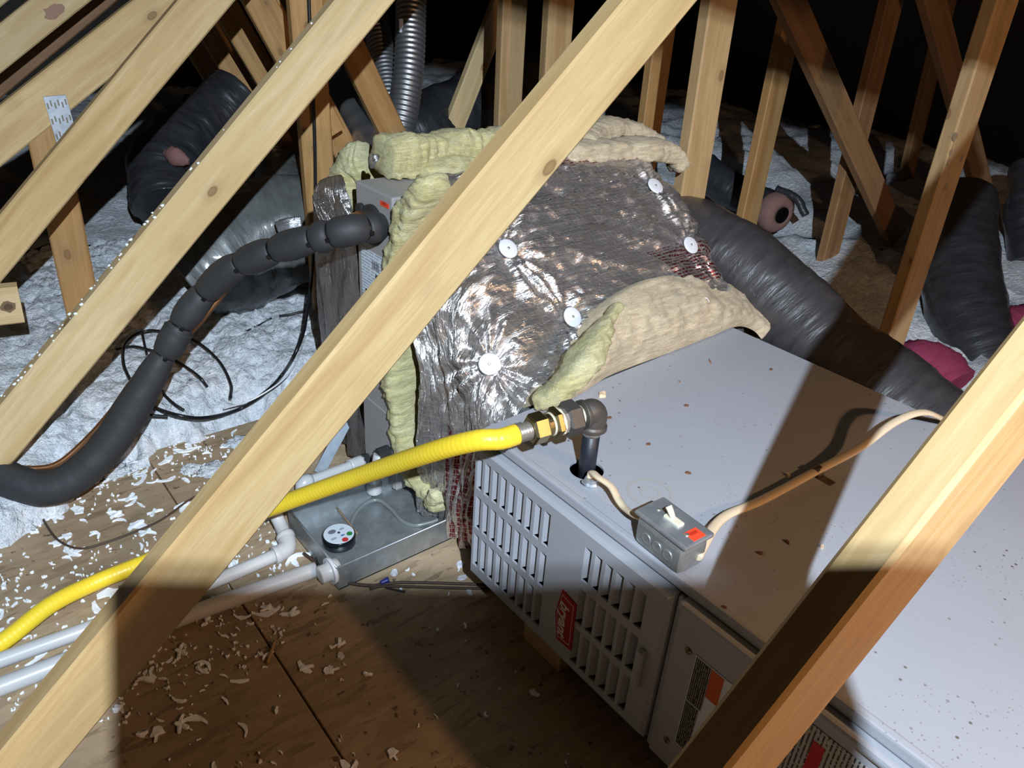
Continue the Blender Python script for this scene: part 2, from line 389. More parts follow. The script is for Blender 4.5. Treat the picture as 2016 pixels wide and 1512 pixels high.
def tube(pts, rad, seg=14, n=40, cap=True, disp=None, bm=None, smooth_path=True, flat=(1, 1), sq=0):
    """swept round tube; rad = number or f(t); disp = f(point, t, angle) -> extra radius; stores a UV in metres"""
    bm = bm or bmesh.new(); uvl = bm.loops.layers.uv.verify()
    P = spline(pts, n) if smooth_path else [Vector(p) for p in pts]; n = len(P) - 1
    T, N = frames(P); rings = []; L = 0; Ls = []
    for i, p in enumerate(P):
        if i: L += (p - P[i - 1]).length
        Ls.append(L); t = i / n; r = rad(t) if callable(rad) else rad
        b = T[i].cross(N[i]); ring = []
        for k in range(seg):
            a = 2 * PI * k / seg; d = N[i] * (math.cos(a) * flat[0]) + b * (math.sin(a) * flat[1])
            if sq: d = d * (1.0 / (abs(math.cos(a)) ** sq + abs(math.sin(a)) ** sq) ** (1.0 / sq))
            q = p + d * r
            if disp: q = p + d * (r + disp(q, t, a))
            ring.append(bm.verts.new(q))
        rings.append(ring)
    rr = rad(0.5) if callable(rad) else rad
    for i in range(n):
        for k in range(seg):
            f = bm.faces.new((rings[i][k], rings[i][(k + 1) % seg], rings[i + 1][(k + 1) % seg], rings[i + 1][k])); f.smooth = True
            for lp, (aa, ll) in zip(f.loops, ((k, i), (k + 1, i), (k + 1, i + 1), (k, i + 1))): lp[uvl].uv = (Ls[ll], aa / seg * 2 * PI * rr)
    if cap:
        bm.faces.new(list(reversed(rings[0]))); bm.faces.new(rings[-1])
    return bm
def lathe(profile, seg=24, axis=Vector((0, 0, 1)), origin=Vector((0, 0, 0)), bm=None, facet=False):
    """profile: list of (radius, height) along axis"""
    bm = bm or bmesh.new(); axis = Vector(axis).normalized()
    a = Vector((1, 0, 0)) if abs(axis.x) < 0.9 else Vector((0, 1, 0)); u = (a - axis * a.dot(axis)).normalized(); v = axis.cross(u); rings = []
    for r, h in profile:
        rings.append([bm.verts.new(Vector(origin) + axis * h + (u * math.cos(2 * PI * k / seg) + v * math.sin(2 * PI * k / seg)) * max(r, 1e-5)) for k in range(seg)])
    for i in range(len(rings) - 1):
        for k in range(seg):
            f = bm.faces.new((rings[i][k], rings[i][(k + 1) % seg], rings[i + 1][(k + 1) % seg], rings[i + 1][k])); f.smooth = not facet
    bm.faces.new(list(reversed(rings[0]))); bm.faces.new(rings[-1])
    bmesh.ops.recalc_face_normals(bm, faces=bm.faces)
    return bm
def fbm(p, s, seed=0.0, oct=3): return mnoise.fractal(Vector((p[0] * s + seed, p[1] * s - seed, p[2] * s + seed * 0.5)), 0.9, 2.1, oct, noise_basis='PERLIN_ORIGINAL')
def fluffy(amp, s, seed):
    def f(q, t, a): return amp * 0.72 * fbm(q, s * 0.7, seed) + amp * 0.42 * fbm(q, s * 3.1, seed + 5) + amp * 0.25 * fbm(q, s * 7.5, seed + 9)
    return f
def text_mesh(s, size, mat, bold=0.0, shear=0.0, depth=0.0004):
    cu = bpy.data.curves.new('lettering', 'FONT'); cu.body = s; cu.size = size; cu.extrude = depth; cu.offset = bold; cu.shear = shear
    cu.align_x = 'CENTER'; cu.align_y = 'CENTER'
    o = bpy.data.objects.new('lettering', cu); COL.objects.link(o)
    bpy.context.view_layer.update()
    me = bpy.data.meshes.new_from_object(o, depsgraph=bpy.context.evaluated_depsgraph_get())
    bpy.data.objects.remove(o); bpy.data.curves.remove(cu)
    me.materials.clear(); me.materials.append(mat); return me
def basis(x, y, z, o):
    mm = Matrix.Identity(4)
    for i in range(3): mm[i][0] = x[i]; mm[i][1] = y[i]; mm[i][2] = z[i]; mm[i][3] = o[i]
    return mm

# ------------------------------------------------------------------ setting: floor deck, roof
DECK_Y = 1.715
panels = [((-1.6, -1.2), (0.322, 0.40)), ((-1.6, 0.403), (0.322, DECK_Y - 0.06)), ((0.325, -1.2), (1.66, 0.28)), ((0.325, 0.283), (1.66, DECK_Y))]
fl = bpy.data.objects.new('floor', None); COL.objects.link(fl); struct(fl); fl.location = (0, 0, 0)
for lo, hi in panels:
    obj('subfloor_panel', bx((lo[0], lo[1], -0.018), (hi[0], hi[1], 0.0), 0.0015, 1), OSB, fl)
# gypsum ceiling of the rooms below, under the loose fill
struct(obj('floor_lower', bx((-3.2, -2.2, -0.16), (5.6, 6.4, -0.14)), plain('gypsum', (0.5, 0.48, 0.45), 0.9, bump=(40, 0.2, 0.002))))
# roof boards: two slopes and gable ends, far from the camera
bm = bmesh.new()
def slab(bm, a, b, c, d, th):
    n = (Vector(b) - Vector(a)).cross(Vector(d) - Vector(a)).normalized() * th
    vs = [bm.verts.new(Vector(p)) for p in (a, b, c, d)] + [bm.verts.new(Vector(p) + n) for p in (a, b, c, d)]
    for q in ((0, 1, 2, 3), (7, 6, 5, 4), (0, 4, 5, 1), (1, 5, 6, 2), (2, 6, 7, 3), (3, 7, 4, 0)): bm.faces.new([vs[i] for i in q])
slab(bm, (5.6, -2.2, -0.1), (5.6, 6.4, -0.1), (1.2, 6.4, 3.4), (1.2, -2.2, 3.4), -0.02)
slab(bm, (-3.2, -2.2, -0.1), (1.2, -2.2, 3.4), (1.2, 6.4, 3.4), (-3.2, 6.4, -0.1), -0.02)
bmesh.ops.recalc_face_normals(bm, faces=bm.faces)
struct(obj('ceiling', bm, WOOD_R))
def gable(name, y, y2):
    bm = bmesh.new()
    pts = [(-3.2, -0.15), (5.6, -0.15), (5.6, -0.1), (1.2, 3.4), (-3.2, -0.1)]
    f1 = [bm.verts.new((x, y, z)) for x, z in pts]; f2 = [bm.verts.new((x, y2, z)) for x, z in pts]
    bm.faces.new(f1); bm.faces.new(list(reversed(f2)))
    for i in range(5): bm.faces.new((f1[i], f2[i], f2[(i + 1) % 5], f1[(i + 1) % 5]))
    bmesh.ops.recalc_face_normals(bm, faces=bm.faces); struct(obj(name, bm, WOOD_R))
gable('wall_back', 6.4, 6.43); gable('wall_front', -2.23, -2.2)

# ------------------------------------------------------------------ loose fill insulation
def ridged(x, y, s, seed): return 1 - abs(fbm((x, y, 0.3), s, seed, 3)) * 1.6
def fill_height(x, y):
    edge = 0.05 * fbm((x, y, 0), 6.0, 3.0) + 0.03 * fbm((x, y, 0), 22.0, 8.0)
    e1 = y - (1.74 if x > 0.30 else 1.74 - min(0.24, (0.30 - x) * 0.65)) + edge      # beyond the far edge of the deck
    e2 = x - 1.72 + edge                                                             # beyond its right edge
    e = max(e1, e2)
    h = -0.06 + 0.16 * (1 / (1 + math.exp(-max(-40, min(40, e / 0.028)))))
    h += 0.028 * fbm((x, y, 0), 3.0, 1.0) + 0.016 * fbm((x, y, 0), 11.0, 2.0) + 0.017 * (ridged(x, y, 24.0, 4.0) - 0.7) + 0.007 * fbm((x, y, 0), 60.0, 6.0)
    if x > 2.2: h += 0.12 * min(1, (x - 2.2) / 1.6) + 0.10 * fbm((x, y, 0), 1.3, 9.0)
    return h if e > -0.10 else min(h, -0.03)
bm = bmesh.new()
def patch(x0, x1, y0, y1, st):
    nx = int(round((x1 - x0) / st)); ny = int(round((y1 - y0) / st)); g = []
    for j in range(ny + 1):
        g.append([bm.verts.new((x0 + (x1 - x0) * i / nx, y0 + (y1 - y0) * j / ny, fill_height(x0 + (x1 - x0) * i / nx, y0 + (y1 - y0) * j / ny))) for i in range(nx + 1)])
    for j in range(ny):
        for i in range(nx):
            q = (g[j][i], g[j][i + 1], g[j + 1][i + 1], g[j + 1][i])
            if max(v.co.z for v in q) < -0.032 and q[0].co.y < DECK_Y and q[0].co.x < 1.66: continue
            f = bm.faces.new(q); f.smooth = True
patch(-0.9, 1.3, 1.35, 3.0, 0.0105)
patch(1.3, 3.0, 1.35, 3.0, 0.03); patch(1.55, 3.0, -0.9, 1.35, 0.03)
patch(3.0, 5.5, -1.0, 6.3, 0.04); patch(-1.8, 3.0, 3.0, 6.2, 0.045); patch(-1.8, -0.9, 1.35, 3.0, 0.03)
for v in [v for v in bm.verts if not v.link_faces]: bm.verts.remove(v)
o = obj('loose_fill_insulation', bm, FLUFF, smooth=True); o['kind'] = 'stuff'
tag(o, 'white lumpy loose fill insulation blanketing the ceiling beyond the floor boards', 'insulation')

# ------------------------------------------------------------------ timbers
def timber(name, label, a, b, d, w=0.089, th=0.038, mat=WOOD, e0=0.0, e1=0.0, cat='timber', floor0=None):
    """2x4 with its broad side in the plane NT.p = d, along two pixels; e0/e1 lengthen the ends (metres)"""
    A = ppt(a[0], a[1], d); B = ppt(b[0], b[1], d); t = (B - A).normalized()
    A = A - t * e0; B = B + t * e1
    if floor0 is not None and abs(t.z) > 0.05: A = A + t * ((floor0 - A.z) / t.z)
    p = NT.cross(t).normalized(); L = (B - A).length
    bm = bmesh.new(); c = 0.004; hw = w / 2
    prof = [(-hw + c, 0), (hw - c, 0), (hw, c), (hw, th - c), (hw - c, th), (-hw + c, th), (-hw, th - c), (-hw, c)]
    ns = max(2, int(L / 0.25)); rings = []
    for i in range(ns + 1):
        rings.append([bm.verts.new((L * i / ns, y + 0.0006 * math.sin(i * 2.1 + y * 90), z)) for y, z in prof])
    for i in range(ns):
        for k in range(8): bm.faces.new((rings[i][k], rings[i][(k + 1) % 8], rings[i + 1][(k + 1) % 8], rings[i + 1][k]))
    bm.faces.new(rings[0]); bm.faces.new(rings[-1]); bmesh.ops.recalc_face_normals(bm, faces=bm.faces)
    o = obj(name, bm, mat, mw=basis(t, p, NT, A)); tag(o, label, cat)
    return o
T_ = timber
T_('truss_web', 'near diagonal timber at lower right, crossing above the furnace top, its lower half in shadow', (1487, 1512), (1915, 975), 0.21, mat=WOOD, floor0=0.0, e1=0.60)
T_('truss_web', 'long bright diagonal timber crossing the middle of the picture in front of the foil wrap', (487, 987), (1306, 0), 0.85, mat=WOOD, e0=0.0, e1=0.5, floor0=0.0)
T_('truss_web', 'bright diagonal timber with white flecks on its upper edge, left of the black insulated pipe', (288, 525), (721, 0), 1.60, mat=WOOD_P, e1=0.5, floor0=0.04)
T_('truss_web', 'diagonal timber at upper left, in front of the metal toothed plate', (0, 492), (409, 0), 2.08, mat=WOOD, e1=0.4, floor0=0.05)
T_('truss_chord', 'sloping timber at upper left that the metal toothed plate is pressed into', (0, 270), (125, 170), 2.345, w=0.102, mat=WOOD, e0=0.9, e1=1.2)
cb_ = T_('truss_chord', 'stained sloping timber in the upper left corner with a dark bruise', (0, 97), (121, 0), 2.75, mat=WOOD_P, e0=0.9, e1=0.9)
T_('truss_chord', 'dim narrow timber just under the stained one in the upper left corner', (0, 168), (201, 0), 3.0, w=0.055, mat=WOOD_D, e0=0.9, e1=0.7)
T_('truss_chord', 'timber only showing as a sliver in the extreme upper left corner', (-60, 18), (0, -30), 3.2, mat=WOOD_P, e0=0.6, e1=0.9)
lst = T_('truss_web', 'orange-brown upright timber at left, topped by the metal toothed plate', (95, 285), (201, 780), 2.35, mat=WOOD_O, e0=0.10, e1=0.18)
stub_ = T_('timber_offcut', 'short timber end with a big dark knot at the left edge of the picture', (-70, 613), (42, 601), 1.95, mat=WOOD_P, e0=0.35)
T_('truss_web', 'upright timber with a black cable hanging down it, left of the grey coil cabinet', (606, 18), (646, 560), 2.16, mat=WOOD_O, e0=0.5, e1=0.27)
for k, (a, b, d) in enumerate((((438, 0), (540, 174), 2.95), ((378, 0), (500, 207), 3.35), ((330, 0), (470, 235), 3.75))):
    T_('truss_web', ['brown slanting timber nearest in the row of three behind the upper left diagonals', 'middle one of three brown slanting timbers behind the upper left diagonals',
        'farthest and lowest of three brown slanting timbers, ending at the black plastic duct'][k], a, b, d, mat=WOOD_O, e0=0.5, e1=0.35)
T_('truss_web', 'brown slanting timber at the top, left of the cable-carrying upright', (512, 0), (560, 88), 2.45, mat=WOOD_O, e0=0.4, e1=0.3)
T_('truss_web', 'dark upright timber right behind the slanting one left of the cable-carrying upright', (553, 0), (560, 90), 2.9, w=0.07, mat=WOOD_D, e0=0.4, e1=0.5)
T_('truss_web', 'orange slanting timber with a red streak, just right of the cable-carrying upright', (637, 216), (688, 309), 2.6, mat=WOOD_O, e0=0.6, e1=0.35)
T_('truss_web', 'orange slanting timber leaning left, in front of the silver flexible ducts', (736, 180), (785, 282), 2.5, mat=WOOD_O, e0=0.6, e1=0.35)
T_('truss_web', 'grey-brown timber leaning right, between the silver ducts and the upright posts', (894, 258), (952, 110), 2.95, mat=WOOD_P, e0=0.5, e1=0.6)
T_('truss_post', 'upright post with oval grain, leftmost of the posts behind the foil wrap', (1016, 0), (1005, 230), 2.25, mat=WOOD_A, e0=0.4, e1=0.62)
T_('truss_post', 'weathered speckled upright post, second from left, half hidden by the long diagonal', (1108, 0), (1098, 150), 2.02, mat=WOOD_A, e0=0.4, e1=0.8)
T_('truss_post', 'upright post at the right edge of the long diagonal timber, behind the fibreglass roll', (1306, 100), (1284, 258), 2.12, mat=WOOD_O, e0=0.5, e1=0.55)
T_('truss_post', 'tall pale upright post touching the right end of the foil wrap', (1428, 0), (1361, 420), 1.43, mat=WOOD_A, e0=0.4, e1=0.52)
T_('truss_post', 'upright post right of the foil wrap, shaded at the top, white insulation behind it', (1529, 199), (1487, 390), 1.90, mat=WOOD_O, e0=0.62, e1=0.44)
T_('truss_web', 'shade-darkened slanting timber of the crossing pair at upper right', (1562, 0), (1765, 455), 1.66, mat=WOOD_SHADE, e0=0.5, e1=0.05)
T_('truss_post', 'dark upright timber of the crossing pair at upper right, lit low on its left edge', (1765, 0), (1634, 520), 1.75, mat=WOOD_SHADE, e0=0.4, e1=0.12)
T_('truss_post', 'dim upright timber just behind the tall post at right', (1822, 215), (1768, 440), 2.3, mat=WOOD_SHADE, e0=0.7, e1=0.2)
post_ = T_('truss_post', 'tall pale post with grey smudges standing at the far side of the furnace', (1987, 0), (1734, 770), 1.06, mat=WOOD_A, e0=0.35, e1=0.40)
T_('truss_web', 'red-brown slanting timber at far right, behind the tall smudged post', (1844, 0), (1978, 515), 1.62, mat=WOOD_SHADE, e0=0.4, e1=0.12)
oh = 0.155 / 2
def uz(u, z, d): p = UT * u + NT * d; p.z = z; return p
qa, qb = proj(uz(0.22, 1.396 + oh, 0.21)), proj(uz(1.55, 1.115 + oh, 0.21))
T_('truss_chord', 'sloping timber overhead just out of view, shading the tops of the posts', qa[:2], qb[:2], 0.21, w=0.155, mat=WOOD)
bm = bmesh.new(); rb = random.Random(5); bc_ = ppt(104, 22, 2.75); lt_ = (ppt(121, 0, 2.75) - ppt(0, 97, 2.75)).normalized(); lp_ = NT.cross(lt_).normalized()
vs = [bm.verts.new((0.034 * math.cos(a) * rb.uniform(0.6, 1.2), 0.020 * math.sin(a) * rb.uniform(0.6, 1.2), -0.0006)) for a in [2 * PI * k / 14 for k in range(14)]]
v2 = [bm.verts.new((v.co.x, v.co.y, 0.0006)) for v in vs]; bm.faces.new(vs); bm.faces.new(list(reversed(v2)))
for k in range(14): bm.faces.new((vs[k], v2[k], v2[(k + 1) % 14], vs[(k + 1) % 14]))
bmesh.ops.recalc_face_normals(bm, faces=bm.faces)
o = obj('bruise', bm, plain('brown_stain', (0.36, 0.21, 0.14), 0.8), cb_, mw=basis(lt_, lp_, NT, bc_)); o.matrix_parent_inverse = cb_.matrix_world.inverted(); o['label'] = 'reddish brown stain'
def face_spot(name, par, px, py, d, rx, ry, mat, seed):
    rr = random.Random(seed); ax_ = par.matrix_world.to_3x3() @ Vector((1, 0, 0)); ay_ = NT.cross(ax_).normalized(); n = 12; bm = bmesh.new()
    a = [bm.verts.new((rx * math.cos(2 * PI * k / n) * rr.uniform(0.75, 1.15), ry * math.sin(2 * PI * k / n) * rr.uniform(0.75, 1.15), -0.0005)) for k in range(n)]
    b = [bm.verts.new((v.co.x, v.co.y, 0.0005)) for v in a]; bm.faces.new(a); bm.faces.new(list(reversed(b)))
    for k in range(n): bm.faces.new((a[k], b[k], b[(k + 1) % n], a[(k + 1) % n]))
    bmesh.ops.recalc_face_normals(bm, faces=bm.faces)
    o = obj(name, bm, mat, par, mw=basis(ax_, ay_, NT, ppt(px, py, d))); o.matrix_parent_inverse = par.matrix_world.inverted(); return o
KN = plain('knot_wood', (0.20, 0.115, 0.06), 0.7, bump=(200, 0.3, 0.001)); SM = plain('grey_smudge', (0.27, 0.20, 0.125), 0.75)
face_spot('knot', stub_, 17, 604, 1.95, 0.016, 0.014, KN, 3); face_spot('knot_core', stub_, 16, 604, 1.9494, 0.009, 0.008, plain('knot_core_wood', (0.10, 0.055, 0.03), 0.7), 5)
for k, (px, py, a, b) in enumerate(((1880, 270, 0.012, 0.010), (1872, 300, 0.010, 0.006), (1893, 312, 0.012, 0.005), (1866, 320, 0.008, 0.005), (1862, 368, 0.010, 0.009))): face_spot('smudge', post_, px, py, 1.06, a, b, SM, 30 + k)
# toothed truss plate on the left upright
A = ppt(107, 188, 2.343); B = ppt(132, 275, 2.343); t = (B - A).normalized(); p = NT.cross(t).normalized(); L = (B - A).length
pl = bx((0, -0.026, -0.003), (L + 0.02, 0.026, 0.0), 0.0006, 1)
o = obj('truss_plate', pl, GALV_L, lst, mw=basis(t, p, NT, A))
o.matrix_parent_inverse = lst.matrix_world.inverted()
o['label'] = 'bright metal plate with rows of teeth'
bm = bmesh.new()
for r in range(4):
    for c in range(6):
        x = 0.010 + r * 0.038 + (0.006 if c % 2 else 0); y = -0.021 + c * 0.0084
        box(bm, (x, y - 0.0015, -0.0048), (x + 0.014, y + 0.0015, -0.003), 0.0006, 1)
q = obj('tooth', bm, plain('tooth_steel', (0.30, 0.24, 0.15), 0.35, 0.7), o, mw=basis(t, p, NT, A)); q.matrix_parent_inverse = o.matrix_world.inverted(); q['kind'] = 'stuff'

# ------------------------------------------------------------------ furnace
FX, FX2, FY, FZT, FZB = 0.684, 1.404, 0.857, 0.404, 0.085
FYE = -0.20
fu = thing('furnace', 'grey furnace cabinet lying on its side with a louvered door and dusty top', 'furnace', ((FX + FX2) / 2, (FY + FYE) / 2, FZB))
# casing: sheet-metal box with a round hole in its top
hole = zpt(1155, 925, FZT); HR = 0.027
bm = bmesh.new()
outer = [bm.verts.new((x, y, FZT)) for x, y in ((FX, FYE), (FX2, FYE), (FX2, FY + 0.032), (FX, FY + 0.001))]
circ = [bm.verts.new((hole.x + HR * math.cos(2 * PI * k / 32), hole.y + HR * math.sin(2 * PI * k / 32), FZT)) for k in range(32)]
ed = [bm.edges.new((outer[i], outer[(i + 1) % 4])) for i in range(4)] + [bm.edges.new((circ[i], circ[(i + 1) % 32])) for i in range(32)]
bmesh.ops.triangle_fill(bm, use_beauty=True, use_dissolve=False, edges=ed)
low = [bm.verts.new((c.co.x, c.co.y, FZT - 0.004)) for c in circ]
for i in range(32): bm.faces.new((circ[i], circ[(i + 1) % 32], low[(i + 1) % 32], low[i]))
bt = [bm.verts.new((v.co.x, v.co.y, FZB)) for v in outer]
for i in range(4): bm.faces.new((outer[i], outer[(i + 1) % 4], bt[(i + 1) % 4], bt[i]))
bm.faces.new(bt); bmesh.ops.recalc_face_normals(bm, faces=bm.faces)
obj('casing', bm, PAINT, fu)
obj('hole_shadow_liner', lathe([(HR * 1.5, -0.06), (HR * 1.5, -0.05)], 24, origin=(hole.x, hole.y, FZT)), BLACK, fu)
# folded flange along the top near edge
obj('top_flange', bx((FX - 0.008, FYE, FZT - 0.016), (FX + 0.006, FY, FZT + 0.0015), 0.0035), PAINT, fu)
# upper louvered door ------------------------------------------------
DX = 0.662                                             # its outer face
dy0, dy1, dz0, dz1 = FY - 0.437, FY - 0.001, FZT - 0.305, FZT - 0.020
def louver_rows():
    out = []
    for (z1, z0) in ((FZT - 0.043, FZT - 0.108), (FZT - 0.124, FZT - 0.193), (FZT - 0.207, FZT - 0.279)):
        for k in range(9):
            ya = FY - 0.0125 - k * 0.0216; out.append((ya - 0.0145, ya, z0, z1))
        for k in range(6):
            ya = FY - 0.277 - k * 0.0214 ; out.append((ya - 0.0145, ya, z0 - 0.006, z1 - 0.006))
    return out
slots = louver_rows()
bm = bmesh.new()
def quad(bm, pts): return bm.faces.new([bm.verts.new(p) for p in pts])
for grp in (0, 1):
    sl = [s for s in slots if (s[1] > FY - 0.25) == (grp == 0)]
    ysp = (FY - 0.24, dy1 - 0.006) if grp == 0 else (dy0 + 0.006, FY - 0.24)
    zz = sorted({dz0 + 0.006, dz1 - 0.006} | {s[2] for s in sl} | {s[3] for s in sl}); yy = sorted(set(ysp) | {s[0] for s in sl} | {s[1] for s in sl})
    for i in range(len(yy) - 1):
        for j in range(len(zz) - 1):
            cy, cz = (yy[i] + yy[i + 1]) / 2, (zz[j] + zz[j + 1]) / 2
            if any(s[0] < cy < s[1] and s[2] < cz < s[3] for s in sl): continue
            quad(bm, ((DX, yy[i], zz[j]), (DX, yy[i + 1], zz[j]), (DX, yy[i + 1], zz[j + 1]), (DX, yy[i], zz[j + 1])))
for (a, b, c, d) in slots:                              # slot returns
    for p, q in (((a, c), (b, c)), ((b, c), (b, d)), ((b, d), (a, d)), ((a, d), (a, c))):
        quad(bm, ((DX, p[0], p[1]), (DX, q[0], q[1]), (DX + 0.004, q[0], q[1]), (DX + 0.004, p[0], p[1])))
o4 = [(dy0 + 0.006, dz0 + 0.006), (dy1 - 0.006, dz0 + 0.006), (dy1 - 0.006, dz1 - 0.006), (dy0 + 0.006, dz1 - 0.006)]
o5 = [(dy0, dz0), (dy1, dz0), (dy1, dz1), (dy0, dz1)]
for i in range(4):
    p, q, r, s = o4[i], o4[(i + 1) % 4], o5[(i + 1) % 4], o5[i]
    quad(bm, ((DX, *p), (DX, *q), (DX + 0.006, *r), (DX + 0.006, *s)))
    quad(bm, ((DX + 0.006, *s), (DX + 0.006, *r), (FX, *r), (FX, *s)))
bmesh.ops.remove_doubles(bm, verts=bm.verts, dist=0.0002); bmesh.ops.recalc_face_normals(bm, faces=bm.faces)
door = obj('louvered_door', bm, PAINT_DOOR, fu)
obj('slot_shade_sheet', bx((FX - 0.0045, dy0 + 0.004, dz0 + 0.004), (FX - 0.0025, dy1 - 0.004, dz1 - 0.004)), BLACK, door)  # black sheet in place of the shade behind the louver slots
bm = bmesh.new(); sa, sb, sc_, sd = slots[0]; wv = sb - sa; hv = sd - sc_
# one angled fin, leading edge flush with the sheet, trailing edge sunk
vs = [(0.0005, wv / 2, -hv / 2 + 0.002), (0.0005, wv / 2, hv / 2), (0.013, -wv / 2 + 0.0035, hv / 2 - 0.001), (0.013, -wv / 2 + 0.0035, -hv / 2 + 0.007)]
v1 = [bm.verts.new(v) for v in vs]; v2 = [bm.verts.new((v[0] + 0.0012, v[1], v[2])) for v in vs]
bm.faces.new(v1); bm.faces.new(list(reversed(v2)))
for i in range(4): bm.faces.new((v1[i], v2[i], v2[(i + 1) % 4], v1[(i + 1) % 4]))
bmesh.ops.recalc_face_normals(bm, faces=bm.faces)
fin = mesh_of(bm, 'louver', PAINT_DOOR)
for (a, b, c, d) in slots:
    f = obj('louver', fin, None, door, loc=(DX, (a + b) / 2, (c + d) / 2)); f.scale.z = (d - c) / hv
# raised pull between the slots
obj('pull', bx((DX - 0.012, FY - 0.4165, FZT - 0.213), (DX, FY - 0.4055, FZT - 0.138), 0.004), PAINT_DOOR, door)
# red name badge
def yz(px, py): q = xpt(px, py, 0.678); return (q.y, q.z)
bp = [yz(1109, 1160), yz(1136, 1191), yz(1125, 1280), yz(1097, 1256), yz(1095, 1202)]
k_ = (DX / 0.678)
def scl(y, z): return (y * k_ + (0), CAM_H + (z - CAM_H) * k_)
bp = [scl(*q) for q in bp]
bm = bmesh.new(); f1 = [bm.verts.new((DX - 0.002, y, z)) for y, z in bp]; f2 = [bm.verts.new((DX + 0.0005, y, z)) for y, z in bp]
bm.faces.new(f1); bm.faces.new(list(reversed(f2)))
for i in range(5): bm.faces.new((f1[i], f2[i], f2[(i + 1) % 5], f1[(i + 1) % 5]))
bmesh.ops.recalc_face_normals(bm, faces=bm.faces)
bdg = obj('badge', bm, BADGE, door); bdg['label'] = 'red badge with slanted white lettering'
bc = Vector((0, sum(q[0] for q in bp) / 5, sum(q[1] for q in bp) / 5))
bm = bmesh.new()
inn = [(bc.y + (y - bc.y) * 0.80, bc.z + (z - bc.z) * 0.86) for y, z in bp]; inn2 = [(bc.y + (y - bc.y) * 0.76, bc.z + (z - bc.z) * 0.83) for y, z in bp]
for i in range(5):
    quad(bm, [(DX - 0.0024, *inn[i]), (DX - 0.0024, *inn[(i + 1) % 5]), (DX - 0.0024, *inn2[(i + 1) % 5]), (DX - 0.0024, *inn2[i])])
bmesh.ops.recalc_face_normals(bm, faces=bm.faces)
obj('outline', bm, BADGEW, bdg)
tm = text_mesh('bryant', 0.0275, BADGEW, bold=0.0006, shear=0.25)
def reads_down(me, name, par, y, z, x): return obj(name, me, None, par, mw=basis((0, 0, -1), (0, -1, 0), (-1, 0, 0), (x, y, z)))
reads_down(tm, 'lettering', bdg, bc.y + 0.002, bc.z - 0.002, DX - 0.0024)
# lower (burner) door -------------------------------------------------
ey0, ey1, ez0, ez1 = FYE, FY - 0.449, FZB + 0.004, FZT - 0.020
d2 = obj('burner_door', bx((DX + 0.004, ey0, ez0), (FX, ey1, ez1), 0.004), PAINT_DOOR, fu)
obj('door_lip', bx((DX - 0.002, ey0, ez1 - 0.010), (DX + 0.02, ey1, ez1 + 0.003), 0.005), PAINT_DOOR, d2)
for dz in (-0.086, -0.266):
    obj('screw', lathe([(0.0052, 0), (0.0052, 0.002), (0.003, 0.0035)], 8, axis=(-1, 0, 0), origin=(DX + 0.004, FY - 0.4765, FZT + dz), facet=True), plain('tarnished_screw', (0.20, 0.15, 0.07), 0.4, 0.8) if dz == -0.086 else bpy.data.materials['tarnished_screw'], d2)
LX = DX + 0.0036
lab = obj('warning_label', bx((LX - 0.0006, FY - 0.60, FZT - 0.256), (LX, FY - 0.489, FZT - 0.082), 0.0002, 1), PAPER, d2); lab['label'] = 'black warning label with an orange heading'
obj('print_block', bx((LX - 0.001, FY - 0.515, FZT - 0.165), (LX - 0.0006, FY - 0.4905, FZT - 0.084)), print_mat('white_on_black', (0.012, 0.012, 0.012), (0.40, 0.37, 0.33), 1, 330, 420, 0.36), lab)
obj('print_block', bx((LX - 0.001, FY - 0.512, FZT - 0.254), (LX - 0.0006, FY - 0.4905, FZT - 0.167)), bpy.data.materials['white_on_black'], lab)
obj('heading', bx((LX - 0.001, FY - 0.535, FZT - 0.135), (LX - 0.0006, FY - 0.5155, FZT - 0.084)), plain('orange_print', (0.55, 0.10, 0.015), 0.5), lab)
lab = obj('instruction_label', bx((LX - 0.0006, FY - 0.86, FZT - 0.30), (LX, FY - 0.628, FZT - 0.046), 0.0002, 1), print_mat('black_on_white', (0.46, 0.44, 0.42), (0.05, 0.04, 0.035), 1, 190, 300, 0.42), d2); lab['label'] = 'white instruction label with rows of print and a red heading'
obj('heading', bx((LX - 0.001, FY - 0.672, FZT - 0.125), (LX - 0.0006, FY - 0.657, FZT - 0.066)), plain('red_heading', (0.50, 0.01, 0.02), 0.5), lab)
# black strip in place of the shaded gap between the doors
obj('door_gap', bx((FX - 0.006, ey1, FZB + 0.004), (FX - 0.001, dy0, dz1)), DARKSEAL, fu)
obj('end_channel', bx((DX + 0.010, ey1 + 0.001, dz0 - 0.01), (FX, dy0 - 0.0035, dz1), 0.002), PAINT_DOOR, fu)
# support blocks
A = zpt(1100, 1318, 0.0)
for y, lb in ((0.688, 'short timber block under the louvered side of the furnace'), (-0.05, 'short timber block under the hidden end of the furnace')):
    o = obj('support_block', bx((0.705, y - 0.05, 0.0), (1.30, y + 0.05, FZB), 0.003), WOOD); tag(o, lb, 'timber')
